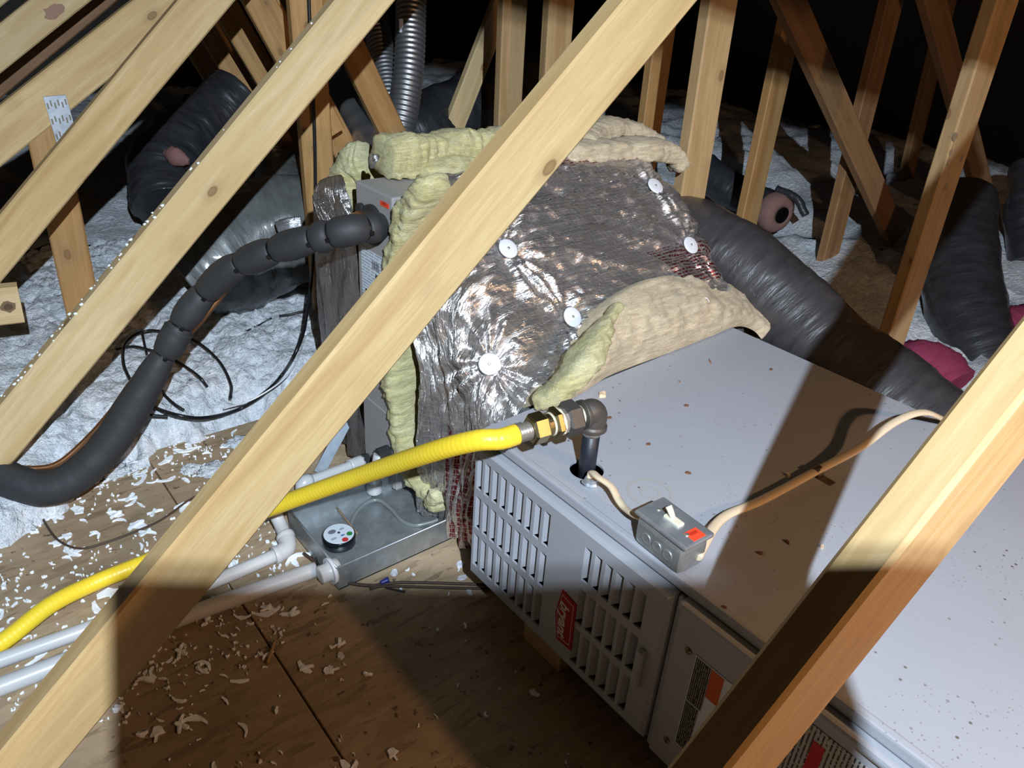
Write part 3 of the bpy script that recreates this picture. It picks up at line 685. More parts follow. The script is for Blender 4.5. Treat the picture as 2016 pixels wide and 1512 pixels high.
# scuffs and crumbs on the top
def crumb(name, label, px, py, z, size, mat, seed, rot=None, group=None, thick=0.004, cat='crumb'):
    rnd = random.Random(seed); c = zpt(px, py, z); bm = bmesh.new(); n = 7
    ang = rot if rot is not None else rnd.random() * PI
    pts = [(size[0] * math.cos(2 * PI * k / n) * rnd.uniform(0.7, 1.1), size[1] * math.sin(2 * PI * k / n) * rnd.uniform(0.7, 1.1)) for k in range(n)]
    a = [bm.verts.new((x, y, 0)) for x, y in pts]; b = [bm.verts.new((x * 0.8, y * 0.8, thick * rnd.uniform(0.7, 1.2))) for x, y in pts]
    bm.faces.new(list(reversed(a))); bm.faces.new(b)
    for k in range(n): bm.faces.new((a[k], a[(k + 1) % n], b[(k + 1) % n], b[k]))
    o = obj(name, bm, mat, loc=c); o.rotation_euler.z = ang; return tag(o, label, cat, group)
WC = plain('wood_crumb', (0.33, 0.16, 0.08), 0.8); CR = plain('cream_crumb', (0.75, 0.57, 0.38), 0.9); RUST = plain('rust_fleck', (0.16, 0.07, 0.035), 0.8)
crumb('foam_crumb', 'cream fibreglass crumb on the furnace top behind the gas elbow', 1186, 779, FZT, (0.012, 0.008), CR, 1, thick=0.006)
crumb('wood_splinter', 'thin reddish splinter on the furnace top near the folded fibreglass flap', 1398, 712, FZT, (0.012, 0.002), WC, 2, rot=0.9, thick=0.002)
crumb('wood_splinter', 'small splinter on the furnace top, left of the longer reddish one', 1338, 752, FZT, (0.006, 0.0015), WC, 3, rot=1.0, thick=0.0015)
for i, (px, py, lb) in enumerate(((1351, 799, 'rusty fleck in the middle of the furnace top'), (1518, 728, 'rusty fleck near the far edge of the furnace top'), (1200, 823, 'rusty fleck just right of the gas elbow'),
        (1277, 875, 'grey-brown fleck on the furnace top right of the gas riser'), (1355, 932, 'crumbly grey fleck on the furnace top above the switch box'), (1550, 1068, 'brown fleck in the shadow band right of the switch box'),
        (1497, 1090, 'long brown fleck in the shadow band near the switch box'), (1425, 1197, 'brown fleck low on the furnace top near the door lip'), (1618, 1077, 'pale fleck on the lit strip beside the near diagonal timber'))):
    crumb('rust_fleck', lb, px, py, FZT, (0.0055, 0.0035), RUST if i not in (8,) else CR, 20 + i, thick=0.0025)
crumb('foam_crumb', 'small cream crumb above the clip on the furnace top', 1552, 938, FZT, (0.002, 0.006), CR, 41, rot=-0.6, thick=0.005)
# faint dried ring mark on the top, a part of the furnace
ring = zpt(1280, 970, FZT); bm = bmesh.new()
for (r0, r1) in ((0.030, 0.036), (0.012, 0.016)):
    for k in range(40):
        a0, a1 = 2 * PI * k / 40, 2 * PI * (k + 1) / 40
        quad(bm, [(ring.x + r * math.cos(a) , ring.y + r * math.sin(a), FZT + 0.0004) for r, a in ((r0, a0), (r1, a0), (r1, a1), (r0, a1))])
bmesh.ops.recalc_face_normals(bm, faces=bm.faces)
o = obj('ring_stain', bm, plain('dried_stain', (0.385, 0.375, 0.37), 0.6), fu); o['label'] = 'faint dried ring mark'

# ------------------------------------------------------------------ gas line
gz = 0.512
el = Vector((hole.x, hole.y, gz))
gd = (xpt(1020, 853, 0.70) - xpt(1160, 812, hole.x)); gdir = Vector((-0.80, 0.42, -0.02)).normalized()
# choose the fitting axis so that it runs to the pixel where the yellow jacket starts
J0 = None
best = 1e9
for i in range(0, 200):
    ang = i / 200 * 2 * PI; dd = Vector((math.cos(ang), math.sin(ang), -0.04)).normalized()
    q = proj(el + dd * 0.138); e = (q[0] - 1017) ** 2 + (q[1] - 851) ** 2
    if e < best: best = e; gdir = dd
gl = thing('gas_line', 'yellow jacketed flexible gas pipe with brass fitting feeding the furnace through its top hole', 'gas pipe', (hole.x, hole.y, FZT))
J = el + gdir * 0.142
gp = [J - gdir * 0.006, J + gdir * 0.02, dpt(935, 868, 1.085), dpt(850, 890, 1.135), dpt(700, 940, 1.28), dpt(560, 990, 1.38), dpt(420, 1044, 1.45), dpt(290, 1105, 1.47), dpt(190, 1146, 1.43), dpt(100, 1191, 1.37), dpt(0, 1268, 1.305), dpt(-130, 1345, 1.24)]
gp = [Vector(p) for p in gp]
for p in gp: p.z = max(p.z, 0.03)
NR = 620
def ribs(q, t, a): return 0.00014 * math.cos(t * 2 * PI * 150)
obj('yellow_jacket', tube(gp, 0.0155, 16, NR, disp=ribs), CSST, gl)
def along(d): return el + gdir * d
obj('bare_end', tube([along(0.110), along(0.142)], lambda t: 0.0130 + 0.0011 * math.cos(t * 2 * PI * 7), 20, 70), STEEL, gl)
def hexp(d0, d1, r, mat, name, seg=6, ch=0.003):
    obj(name, lathe([(r - ch, 0), (r, ch), (r, d1 - d0 - ch), (r - ch, d1 - d0)], seg, axis=gdir, origin=along(d0), facet=True), mat, gl)
hexp(0.088, 0.113, 0.0235, BRASS, 'compression_nut')
hexp(0.076, 0.090, 0.0165, BRASS, 'adapter_body', 24)
hexp(0.064, 0.077, 0.0245, BRASS, 'adapter_hex')
hexp(0.070, 0.080, 0.0180, DOPE, 'thread_sealant', 24, 0.002)
hexp(0.052, 0.068, 0.0205, STEEL, 'union_half', 12)
hexp(0.060, 0.066, 0.0215, DOPE, 'thread_sealant', 12, 0.002)
hexp(0.032, 0.056, 0.0275, IRON, 'union_nut', 6)
hexp(0.018, 0.040, 0.0140, STEEL, 'nipple', 20)
hexp(0.024, 0.032, 0.0160, DOPE, 'thread_sealant', 20, 0.002)
eb = tube([along(0.024), along(0.015), along(0.005) + Vector((0, 0, 0.001)), el + Vector((0, 0, -0.008)) - gdir * 0.0015, el + Vector((0, 0, -0.020)), el + Vector((0, 0, -0.030))], lambda t: 0.0195 + (0.0030 if t < 0.14 or t > 0.86 else 0), 24, 34)
obj('elbow', eb, IRON, gl)
obj('riser', lathe([(0.0135, 0), (0.0135, 0.13)], 24, origin=(hole.x, hole.y, gz - 0.158)), BLACKPIPE, gl)
obj('thread_end', lathe([(0.0138, 0), (0.0138, 0.010)], 24, origin=(hole.x, hole.y, gz - 0.041)), STEEL, gl)

# ------------------------------------------------------------------ switch box and cables
sbx = thing('switch_box', 'steel junction box with an ivory toggle switch and an orange sticker on the furnace top', 'switch', (0.757, 0.505, FZT))
# axis of the box from its cover corners
SZ = FZT + 0.052
c0, c1, c2, c3 = zpt(1252, 1005, SZ), zpt(1303, 979, SZ), zpt(1405, 1048, SZ), zpt(1352, 1087, SZ)
ctr = (c0 + c1 + c2 + c3) / 4; ax = ((c2 - c1) + (c3 - c0)).normalized(); ax.z = 0; ay = Vector((0, 0, 1)).cross(ax)
sl_, sw_ = ((c2 - c1).length + (c3 - c0).length) / 4, ((c1 - c0).length + (c2 - c3).length) / 4
MB_ = basis(ax, ay, Vector((0, 0, 1)), Vector((ctr.x, ctr.y, FZT)))
def sb(name, bm, mat, par=sbx, smooth=False): return obj(name, bm, mat, par, smooth, mw=MB_)
body = sb('box_body', bx((-sl_ * 0.93, -sw_ * 0.93, 0.0), (sl_ * 0.93, sw_ * 0.93, 0.049), 0.012, 3), GALV)
cov = sb('cover', bx((-sl_, -sw_, 0.047), (sl_, sw_, 0.054), 0.003, 2), GALV_L)
for x in (-sl_ * 0.42, 0.0, sl_ * 0.42):
    for s in (-1, 1):
        ko = lathe([(0.0085, 0), (0.0085, 0.0008), (0.0068, 0.0016), (0.0055, 0.0006)], 20, axis=(0, s, 0), origin=(x, s * sw_ * 0.93, 0.022))
        k = obj('knockout', ko, GALV, body, mw=MB_); k.matrix_parent_inverse = body.matrix_world.inverted()
def on(par, o): o.matrix_parent_inverse = par.matrix_world.inverted(); return o
on(cov, obj('screw', lathe([(0.0035, 0), (0.0035, 0.001), (0.002, 0.0018)], 12, origin=(-sl_ * 0.62, 0, 0.054)), STEEL, cov, mw=MB_))
on(cov, obj('screw', lathe([(0.0035, 0), (0.0035, 0.001), (0.002, 0.0018)], 12, origin=(sl_ * 0.62, -sw_ * 0.25, 0.054)), STEEL, cov, mw=MB_))
tg = sb('toggle', bx((-0.015, -0.006, 0.053), (0.013, 0.006, 0.0575), 0.0015), IVORY)
on(tg, obj('lever', tube([(-0.002, 0, 0.056), (-0.008, 0.0, 0.064), (-0.014, 0.0, 0.070)], lambda t: 0.0036 + 0.0012 * t, 10, 8, flat=(0.9, 1.1)), IVORY, tg, mw=MB_))
stk = on(cov, obj('sticker', bx((sl_ * 0.52, -sw_ * 0.30, 0.054), (sl_ * 0.92, sw_ * 0.52, 0.0545)), ORANGE, cov, mw=MB_)); stk['label'] = 'bright orange-red sticker'
on(cov, obj('printed_line', bx((sl_ * 0.60, -sw_ * 0.14, 0.0545), (sl_ * 0.72, sw_ * 0.36, 0.0548)), plain('sticker_print', (0.55, 0.03, 0.012), 0.6), cov, mw=MB_))
# cable from the top hole connector to the box
cn = zpt(1163, 953, FZT)
c1p = thing('power_cable', 'short beige cable curving from the connector beside the gas riser into the switch box', 'cable', cn)
obj('cable_jacket', tube([cn + Vector((0, 0, 0.004)), cn + Vector((0.001, 0.001, 0.020)), zpt(1178, 940, FZT + 0.026), zpt(1203, 958, FZT + 0.024), zpt(1218, 985, FZT + 0.018), zpt(1232, 1002, FZT + 0.016), zpt(1252, 1016, FZT + 0.024), MB_ @ Vector((-sl_ * 0.90, 0, 0.026))], 0.0058, 12, 60, flat=(0.7, 1.25)), NMC, c1p)
obj('clamp_connector', lathe([(0.013, 0), (0.014, 0.003), (0.011, 0.006), (0.010, 0.012)], 8, origin=cn, facet=True), GALV_L, c1p)
cs = bmesh.new(); box(cs, (cn.x - 0.017, cn.y - 0.005, FZT + 0.006), (cn.x + 0.017, cn.y + 0.005, FZT + 0.012), 0.002)
obj('clamp_bar', cs, GALV_L, c1p)
bo = MB_ @ Vector((sl_ * 0.90, sw_ * 0.2, 0.020))
c2p = thing('power_cable', 'long beige cable running from the switch box across the furnace top past its far edge', 'cable', bo)
obj('cable_jacket', tube([bo, zpt(1420, 1022, FZT + 0.014), zpt(1500, 985, FZT + 0.007), zpt(1602, 930, FZT + 0.008), zpt(1690, 883, FZT + 0.022), zpt(1760, 832, FZT + 0.045), zpt(1812, 812, FZT + 0.055), zpt(1850, 822, FZT + 0.035), zpt(1880, 870, FZT - 0.05) + Vector((0.05, 0, 0))], 0.0062, 12, 90, flat=(0.72, 1.25)), NMC, c2p)
cl = zpt(1605, 934, FZT); clip = bmesh.new()
cdir = (zpt(1690, 883, FZT) - zpt(1500, 985, FZT)); cdir.z = 0; cdir.normalize(); cside = Vector((0, 0, 1)).cross(cdir)
MC = basis(cdir, cside, Vector((0, 0, 1)), cl)
for k in range(10):
    a0, a1 = PI * k / 10, PI * (k + 1) / 10
    quad(clip, [(x, -r * math.cos(a), 0.001 + r * 1.3 * math.sin(a)) for x, r, a in ((-0.008, 0.0105, a0), (0.008, 0.0105, a0), (0.008, 0.0105, a1), (-0.008, 0.0105, a1))])
box(clip, (-0.008, -0.032, 0.0), (0.008, -0.0105, 0.0015), 0.0004, 1)
o = obj('cable_clip', clip, plain('clip_metal', (0.28, 0.22, 0.15), 0.4, 0.9), mw=MC); tag(o, 'small metal clip holding the long beige cable to the furnace top', 'clip')
sol = o.modifiers.new('thickness', 'SOLIDIFY'); sol.thickness = 0.0012

# ------------------------------------------------------------------ evaporator coil cabinet
KX, KY0, KY1, KZT = 0.733, 1.232, 1.371, 0.694
co = thing('coil_cabinet', 'dark grey upright coil cabinet between the foil wraps with a white label', 'coil cabinet', (1.06, 1.30, 0.012))
obj('casing', bx((KX, KY0, 0.016), (1.40, KY1, KZT), 0.004), PAINT_COIL, co)
bot = zpt(782, 967, 0.02)
obj('access_panel', bx((KX - 0.003, KY0 + 0.004, 0.020), (KX, KY1 - 0.006, xpt(735, 790, KX).z), 0.001, 1), PAINT_COIL, co)
def cface(y0, y1, z0, z1, name, mat, par, x=KX, t=0.0008): return obj(name, bx((x - t, y0, z0), (x, y1, z1)), mat, par)
def kyz(px, py): q = xpt(px, py, KX); return q.y, q.z
la, lb_, lc, ld = kyz(711, 479), kyz(758, 510), kyz(714, 541), kyz(735, 556)
clab = cface(lb_[0], la[0], la[1] - 0.105, la[1] - 0.005, 'rating_label', print_mat('grey_print', (0.68, 0.73, 0.80), (0.30, 0.34, 0.40), 2, 150, 130, 0.38), co); clab['label'] = 'white rating label with a barcode'
bm = bmesh.new()
for k in range(11):
    y = lb_[0] + 0.024 + k * 0.0026; box(bm, (KX - 0.0011, y, la[1] - 0.040), (KX - 0.0008, y + random.choice((0.0008, 0.0014)), la[1] - 0.022))
obj('barcode', bm, INK, clab)
tm = text_mesh('Pre', 0.024, INK, bold=0.0006)
obj('lettering', tm, None, clab, mw=basis((0, -1, 0), (0, 0, 1), (-1, 0, 0), (KX - 0.0009, lb_[0] + 0.022, la[1] - 0.058)))
sa_ = kyz(749, 390); sb_ = kyz(766, 412)
st2 = cface(sb_[0], sa_[0], sb_[1], sa_[1] - 0.004, 'sticker', ORANGE, co); st2['label'] = 'bright orange-red sticker'
cface(sb_[0] + 0.008, sa_[0] - 0.008, sb_[1] + 0.004, sb_[1] + 0.010, 'printed_line', bpy.data.materials['sticker_print'], st2, x=KX - 0.0008, t=0.0004)
wl = kyz(722, 573); wlab = cface(wl[0] - 0.018, wl[0] + 0.004, wl[1] - 0.03, wl[1] + 0.006, 'warning_label', plain('pale_label', (0.62, 0.58, 0.40), 0.5), co)
pa = xpt(735, 443, KX); pb = xpt(713, 418, KX)
def ring_part(name, c, r0, r1, mat): obj(name, lathe([(r1, 0), (r1, 0.006), (r0, 0.008)], 24, axis=(-1, 0, 0), origin=c), mat, co)
ring_part('pipe_grommet', pa, 0.036, 0.041, DARKSEAL); ring_part('pipe_grommet', pb, 0.012, 0.019, DARKSEAL)
dq = xpt(728, 912, KX); dp2 = xpt(752, 925, KX)
obj('drain_plug', lathe([(0.017, 0), (0.017, 0.02), (0.013, 0.022)], 8, axis=(-1, 0, 0), origin=Vector((KX, dq.y, dq.z + 0.012)), facet=True), DARKSEAL, co)
obj('drain_plug', lathe([(0.015, 0), (0.015, 0.03), (0.013, 0.032)], 8, axis=(-1, 0, 0), origin=Vector((KX, 1.255, 0.115)), facet=True), DARKSEAL, co)

# ------------------------------------------------------------------ drain pan, tape, pipes
pn = thing('drain_pan', 'shallow galvanised drain pan under the coil cabinet', 'pan', (0.9, 1.16, 0.0))
px0, px1, py0, py1, ph = 0.487, 1.40, 1.040, 1.262, 0.058
bm = bmesh.new(); th = 0.002
box(bm, (px0, py0, 0.0), (px1, py1, 0.003))
obj('pan_floor', bm, GALV, pn)
for nm, lo, hi in (('rim', (px0, py0, 0.0), (px1, py0 + th, ph)), ('rim', (px0, py1 - th, 0.0), (px1, py1, ph)), ('rim', (px0, py0 + th, 0.0), (px0 + th, py1 - th, ph)), ('rim', (px1 - th, py0 + th, 0.0), (px1, py1 - th, ph))):
    obj(nm, bx(lo, hi, 0.0006, 1), GALV, pn)
for nm, a, b in (('hem', (px0, py0, ph), (px1, py0, ph)), ('hem', (px0, py0, ph), (px0, py1, ph)), ('hem', (px0, py1, ph), (px1, py1, ph))):
    obj(nm, tube([a, b], 0.0022, 8, 2), GALV_L, pn)
tb = xpt(645, 1103, px0); 
obj('drain_outlet', lathe([(0.0215, -0.012), (0.0215, 0.006), (0.018, 0.010), (0.018, 0.026), (0.013, 0.028)], 24, axis=(-1, 0, 0), origin=(px0, 1.062, 0.036)), PVC, pn)
obj('outlet_flange', lathe([(0.027, -0.001), (0.027, 0.007)], 24, axis=(-1, 0, 0), origin=(px0, 1.062, 0.036)), TRANSL, pn)
# roll of electrical tape
tc_ = zpt(667, 1050, 0.028); TR = 0.034
tp = thing('tape_roll', 'roll of black electrical tape with a white label lying in the drain pan', 'tape', (tc_.x, tc_.y, 0.003))
obj('tape', lathe([(TR - 0.001, 0), (TR, 0.001), (TR, 0.023), (TR - 0.001, 0.024)], 40, origin=(tc_.x, tc_.y, 0.003)), plain('black_vinyl', (0.008, 0.009, 0.012), 0.2), tp)
lbl = obj('label_disc', lathe([(TR - 0.002, 0), (TR - 0.003, 0.0012)], 40, origin=(tc_.x, tc_.y, 0.027)), PAPER, tp)
def dot(dx, dy, r, mat, nm='printed_dot', sy=1.0):
    bm = lathe([(r, 0), (r, 0.0005)], 20, origin=(0, 0, 0))
    for v in bm.verts: v.co.y *= sy
    obj(nm, bm, mat, lbl, loc=(tc_.x + dx, tc_.y + dy, 0.0282))
dvx = (zpt(700, 1050, 0.028) - tc_).normalized(); dvy = (zpt(667, 1030, 0.028) - tc_).normalized()
def dd(a, b, *k, **kw): v = dvx * a + dvy * b; dot(v.x, v.y, *k, **kw)
dd(0.022, -0.001, 0.0062, plain('green_print', (0.02, 0.22, 0.05), 0.5)); dd(0.013, -0.020, 0.0066, plain('red_dot_print', (0.55, 0.03, 0.03), 0.5))
dd(0.000, 0.002, 0.0030, plain('core_print', (0.03, 0.03, 0.05), 0.5)); dd(0.008, -0.006, 0.0045, plain('blue_print', (0.10, 0.16, 0.34), 0.5), sy=0.5)
dd(-0.014, 0.004, 0.0085, plain('grey_print_patch', (0.16, 0.16, 0.2), 0.5), sy=0.75); dd(0.006, 0.014, 0.0055, plain('grey_print_rows', (0.34, 0.36, 0.42), 0.5), sy=0.6)
dd(-0.010, -0.018, 0.0065, bpy.data.materials['grey_print_rows'], sy=0.5)
# white flecks stuck on tape, stick, vinyl tube
o = obj('stick', tube([zpt(664, 1001, 0.008), zpt(681, 1022, 0.010), zpt(703, 1050, 0.007)], 0.0022, 6, 10), plain('dry_stick', (0.28, 0.19, 0.11), 0.8)); tag(o, 'thin brown stick lying in the drain pan beside the tape roll', 'stick')
o = obj('vinyl_tube', tube([zpt(697, 1062, 0.006), zpt(692, 1030, 0.006), zpt(712, 997, 0.010), zpt(742, 984, 0.012), zpt(768, 1000, 0.009), zpt(790, 1024, 0.007), zpt(815, 1034, 0.007), zpt(845, 1029, 0.010), zpt(866, 1022, 0.014)], 0.0045, 10, 60), TUBECL); tag(o, 'thin grey vinyl tube snaking across the drain pan', 'tube')
# PVC condensate pipes
def pvc(name, label, segs, sleeves=()):
    t0 = Vector(segs[0]); t = thing(name, label, 'drain pipe', t0)
    obj('pipe', tube(segs, 0.0135, 18, 60), PVC, t)
    for pts, r in sleeves: obj('elbow' if len(pts) > 2 else 'coupling', tube(pts, r, 20, 18), PVC, t)
    return t
PZ = 0.030
e0 = zpt(572, 1080, PZ)
a1 = zpt(551, 1030, 0.048); a2 = zpt(440, 1137, PZ)
s1 = (a1 - e0).normalized(); s2 = (a2 - e0).normalized()
up_end = zpt(528, 985, 0.085)
t = thing('drain_pipe', 'upper white plastic drain pipe with an elbow beside the drain pan', 'drain pipe', e0)
obj('pipe', tube([e0 + s1 * 0.03, a1, up_end], 0.0135, 18, 20), PVC, t)
obj('pipe', tube([e0 + s2 * 0.03, a2, zpt(200, 1228, PZ), zpt(0, 1300, PZ - 0.004), zpt(-120, 1345, PZ - 0.006)], 0.0135, 18, 40), PVC, t)
obj('elbow', tube([e0 + s1 * 0.036, e0 + s1 * 0.024, e0 + (s1 + s2) * 0.006, e0 + s2 * 0.024, e0 + s2 * 0.036], lambda q: 0.0175 + (0.0012 if q < 0.16 or q > 0.84 else 0), 20, 24), PVC, t)
lo_ = [zpt(622, 1121, 0.026), zpt(400, 1200, 0.022), zpt(200, 1275, 0.018), zpt(0, 1352, 0.0165), zpt(-120, 1398, 0.0165)]
o = obj('drain_pipe', tube(lo_, 0.0155, 18, 40), PVC); tag(o, 'lower white plastic drain pipe lying on the floor, ending just short of the pan', 'drain pipe')
t = thing('condensate_trap', 'white plastic pipe with a capped tee on the coil cabinet, behind the yellow gas pipe', 'drain pipe', Vector((0.70, 1.25, 0.003)))
tpz = 0.115
tA = Vector((KX - 0.025, dq.y, dq.z + 0.012)); tB = dpt(596, 952, 1.72)
obj('pipe', tube([tA, tB], 0.0125, 16, 8), PVC, t)
obj('coupling', tube([tA + (tA - tB).normalized() * 0.006, tA + (tB - tA).normalized() * 0.03], 0.0165, 18, 6), PVC, t)
obj('elbow', tube([tB + (tA - tB).normalized() * 0.02, tB, tB + Vector((0, 0, -0.03)), tB + Vector((0, 0, -0.10))], 0.0165, 18, 16), PVC, t)
kx = KX - 0.045
cp = xpt(737, 955, kx)
obj('cap', tube([cp + Vector((0, 0, 0.025)), cp + Vector((0, 0, -0.018))], lambda q: 0.0175 if q > 0.35 else 0.0155, 20, 12), PVC, t)
obj('stub', tube([cp + Vector((0, 0, 0.016)), Vector((KX - 0.028, 1.255, 0.115))], 0.0125, 16, 6), PVC, t)
# leaning galvanised strut
sA = zpt(628, 932, 0.004) ; sB = Vector(dpt(690, 815, 1.83))
sv = (sB - sA).normalized(); sp = (CAMLOC - sA).normalized().cross(sv).normalized()
o = obj('metal_strut', bx((0, -0.013, -0.001), ((sB - sA).length, 0.013, 0.001), 0.0004, 1), GALV_D, mw=basis(sv, sp, sv.cross(sp), sA)); tag(o, 'dull metal strip leaning behind the white drain pipe left of the coil cabinet', 'metal strip')

# ------------------------------------------------------------------ foil-faced insulation wrap around the plenum
PRINTS = ((0.98, 1.42, 0.10, 0.21, 120), (1.05, 1.40, 0.515, 0.56, 90), (0.0, 0.26, 0.06, 0.40, 30))
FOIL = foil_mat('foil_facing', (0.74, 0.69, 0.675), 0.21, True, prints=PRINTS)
wr = thing('insulation_wrap', 'large crumpled foil-faced fibreglass wrap bulging over the duct between furnace and coil cabinet', 'insulation', (1.1, 1.05, 0.0))
def prof_pts(b, n):
    h = 0.408 + 0.305 * b + 0.030 * math.sin(PI * b); r = 0.13; xl = 0.742 + 0.012 * math.sin(PI * b); xr = 1.475; rr = 0.07
    pts = [(xl, 0.015), (xl, h - r)]
    for k in range(1, 13): a = PI / 2 * k / 12; pts.append((xl + r - r * math.cos(a), h - r + r * math.sin(a)))
    pts.append((xr - rr, h + 0.012))
    for k in range(1, 9): a = PI / 2 * k / 8; pts.append((xr - rr + rr * math.sin(a), h + 0.012 - rr + rr * math.cos(a)))
    pts.append((xr, h - 0.30))
    L = [0]
    for i in range(len(pts) - 1): L.append(L[-1] + math.dist(pts[i], pts[i + 1]))
    top0 = L[1]; out = []
    for i in range(n + 1):
        s = L[-1] * i / n; j = 0
        while j < len(L) - 2 and L[j + 1] < s: j += 1
        u = (s - L[j]) / max(1e-9, L[j + 1] - L[j]); x = pts[j][0] + (pts[j + 1][0] - pts[j][0]) * u; z = pts[j][1] + (pts[j + 1][1] - pts[j][1]) * u
        tp_ = max(0, min(1, (s - top0 * 0.55) / 0.32)); tp_ = tp_ * tp_ * (3 - 2 * tp_)
        out.append((x, z, s, tp_))
    return out
NA, NB = 300, 110
bm = bmesh.new(); uvl = bm.loops.layers.uv.verify(); G = []; UVs = []
for j in range(NB + 1):
    b = j / NB; row = []; ur = []
    for (x, z, s, tpp) in prof_pts(b, NA):
        yl = 0.878 + 0.27 * b; yt = 0.900 + 0.372 * b
        row.append(bm.verts.new((x, yl + (yt - yl) * tpp, z))); ur.append((s, b * 0.56))
    G.append(row); UVs.append(ur)
for j in range(NB):
    for i in range(NA):
        f = bm.faces.new((G[j][i], G[j][i + 1], G[j + 1][i + 1], G[j + 1][i])); f.smooth = True
        for lp, (jj, ii) in zip(f.loops, ((j, i), (j, i + 1), (j + 1, i + 1), (j + 1, i))): lp[uvl].uv = UVs[jj][ii]
bm.normal_update()
if G[60][150].normal.z < 0: bmesh.ops.reverse_faces(bm, faces=bm.faces); bm.normal_update()
PINS = ((998, 492), (1288, 368), (1358, 482), (1125, 625), (960, 718))
pin_v = []
for px, py in PINS:
    best = None
    for row in G:
        for v in row:
            q = proj(v.co)
            e = (q[0] - px) ** 2 + (q[1] - py) ** 2
            if (v.normal.dot(CAMLOC - v.co) > 0) and (best is None or e < best[0]): best = (e, v)
    pin_v.append((best[1].co.copy(), best[1].normal.copy()))
newco = {}
for j, row in enumerate(G):
    for i, v in enumerate(row):
        p = v.co; u, vv = UVs[j][i]
        d = 0.012 * fbm((u * 0.8, vv * 1.8, 0), 5.0, 1.5) + 0.0065 * fbm((u * 0.5, vv * 2.4, 0), 15.0, 4.5, 4) + 0.004 * (1 - abs(fbm((u, vv * 1.3, 0), 22.0, 9.5, 2)) * 2)
        if u < 0.55:                         # hanging folds on the near side
            d += 0.007 * math.sin(vv * 62 + 3 * fbm((u, vv, 0), 5, 2)) * (1 - u / 0.55)
        for (pc, pnrm) in pin_v:
            rv = p - pc; rho = rv.length
            if rho < 0.35:
                d -= 0.014 * math.exp(-(rho / 0.040) ** 2)
                if rho > 0.004:
                    e1 = pnrm.orthogonal().normalized(); e2 = pnrm.cross(e1); th_ = math.atan2(rv.dot(e2), rv.dot(e1))
                    d += 0.0050 * math.sin(11 * th_ + 2.5 * math.sin(3 * th_)) * math.exp(-((rho - 0.06) / 0.07) ** 2)
        newco[v] = p + v.normal * d
for v, c in newco.items(): v.co = c
pin_now = []
for (pc, pn_) in pin_v: pin_now.append(pc - pn_ * 0.008)
obj('foil_facing', bm, FOIL, wr)
for k, (pc, pn_) in enumerate(pin_v):
    base = pin_now[k]
    wn = (pn_ + Vector((0, -0.25, 0.1))).normalized()
    ws = obj('washer', lathe([(0.0200, 0.0), (0.0207, 0.0022), (0.0187, 0.0034), (0.006, 0.0026), (0.0, 0.0026)], 28, axis=wn, origin=base + wn * 0.010), WHITEPL, wr)
    obj('nail_head', lathe([(0.0028, 0), (0.0028, 0.0018), (0.0015, 0.0024)], 10, axis=wn, origin=base + wn * 0.0125), STEEL, ws)
def batt(name, pts, r, flat, amp, mat, par, seed, n=90, seg=30, s=16):
    def r2(t):
        e = min(t, 1 - t) / 0.03; return (r(t) if callable(r) else r) * (1 if e >= 1 else 0.35 + 0.65 * math.sqrt(max(0, 1 - (1 - e) ** 2)))
    return obj(name, tube(pts, r2, seg, n, disp=fluffy(amp, s, seed), flat=flat, sq=4.0), mat, par)
# cut edge of the wrap down the near side (yellow), from under the central timber to the pan
ex = 0.758
ed1 = [xpt(862, 352, ex), xpt(838, 385, ex), xpt(815, 430, ex), xpt(798, 490, ex), xpt(790, 560, ex), xpt(788, 640, ex), xpt(790, 720, ex), xpt(797, 790, ex), xpt(806, 850, ex), xpt(822, 905, ex), xpt(845, 960, ex), xpt(878, 1000, ex)]
def er(t): return 0.026 + 0.010 * math.sin(PI * min(1, t * 1.05)) + 0.004 * math.sin(t * 17)
batt('batt_edge', ed1, er, (0.75, 1.25), 0.011, BATT_Y, wr, 11.0, 150, 34)
batt('batt_scrap', [xpt(835, 992, 0.742), xpt(852, 985, 0.738), xpt(868, 972, 0.745)], lambda t: 0.006 + 0.016 * t, (0.8, 1.1), 0.005, BATT_Y, wr, 14.0, 24, 18, 40)
# backing under the foil along the left side and rolls on the top edge
batt('batt_edge', [zpt(826, 348, 0.70), zpt(880, 336, 0.705), zpt(950, 322, 0.705), zpt(1040, 305, 0.70)], lambda t: 0.024 + 0.008 * math.sin(t * 9), (1.0, 1.2), 0.008, BATT_Y, wr, 17.0, 60, 24)
batt('batt_edge', [zpt(1090, 306, 0.715), zpt(1180, 297, 0.72), zpt(1260, 294, 0.715), zpt(1318, 302, 0.70), zpt(1340, 335, 0.66)], lambda t: 0.034 + 0.006 * math.sin(t * 11), (0.7, 1.2), 0.010, BATT_C, wr, 21.0, 70, 24)
# folded-back flap lying on the furnace top
bot_px = [(1052, 797), (1075, 796), (1110, 792), (1150, 772), (1195, 742), (1260, 716), (1330, 690), (1395, 664), (1450, 643), (1482, 650), (1500, 668)]
top_px = [(1040, 770), (1072, 745), (1112, 700), (1150, 655), (1196, 603), (1240, 570), (1290, 549), (1345, 540), (1400, 546), (1445, 566), (1486, 612)]
ns, nr = 120, 34
def lerp_list(lst, t):
    u = t * (len(lst) - 1); i = min(int(u), len(lst) - 2); f = u - i; return (lst[i][0] + (lst[i + 1][0] - lst[i][0]) * f, lst[i][1] + (lst[i + 1][1] - lst[i][1]) * f)
Bp = spline([zpt(px, py, FZT + 0.002 if k < 9 else FZT - 0.02 * (k - 8)) for k, (px, py) in enumerate(bot_px)], ns)
Tp = spline([ypt(px, py, 0.915 + 0.09 * k / 10) for k, (px, py) in enumerate(top_px)], ns)
bm = bmesh.new(); rows = []
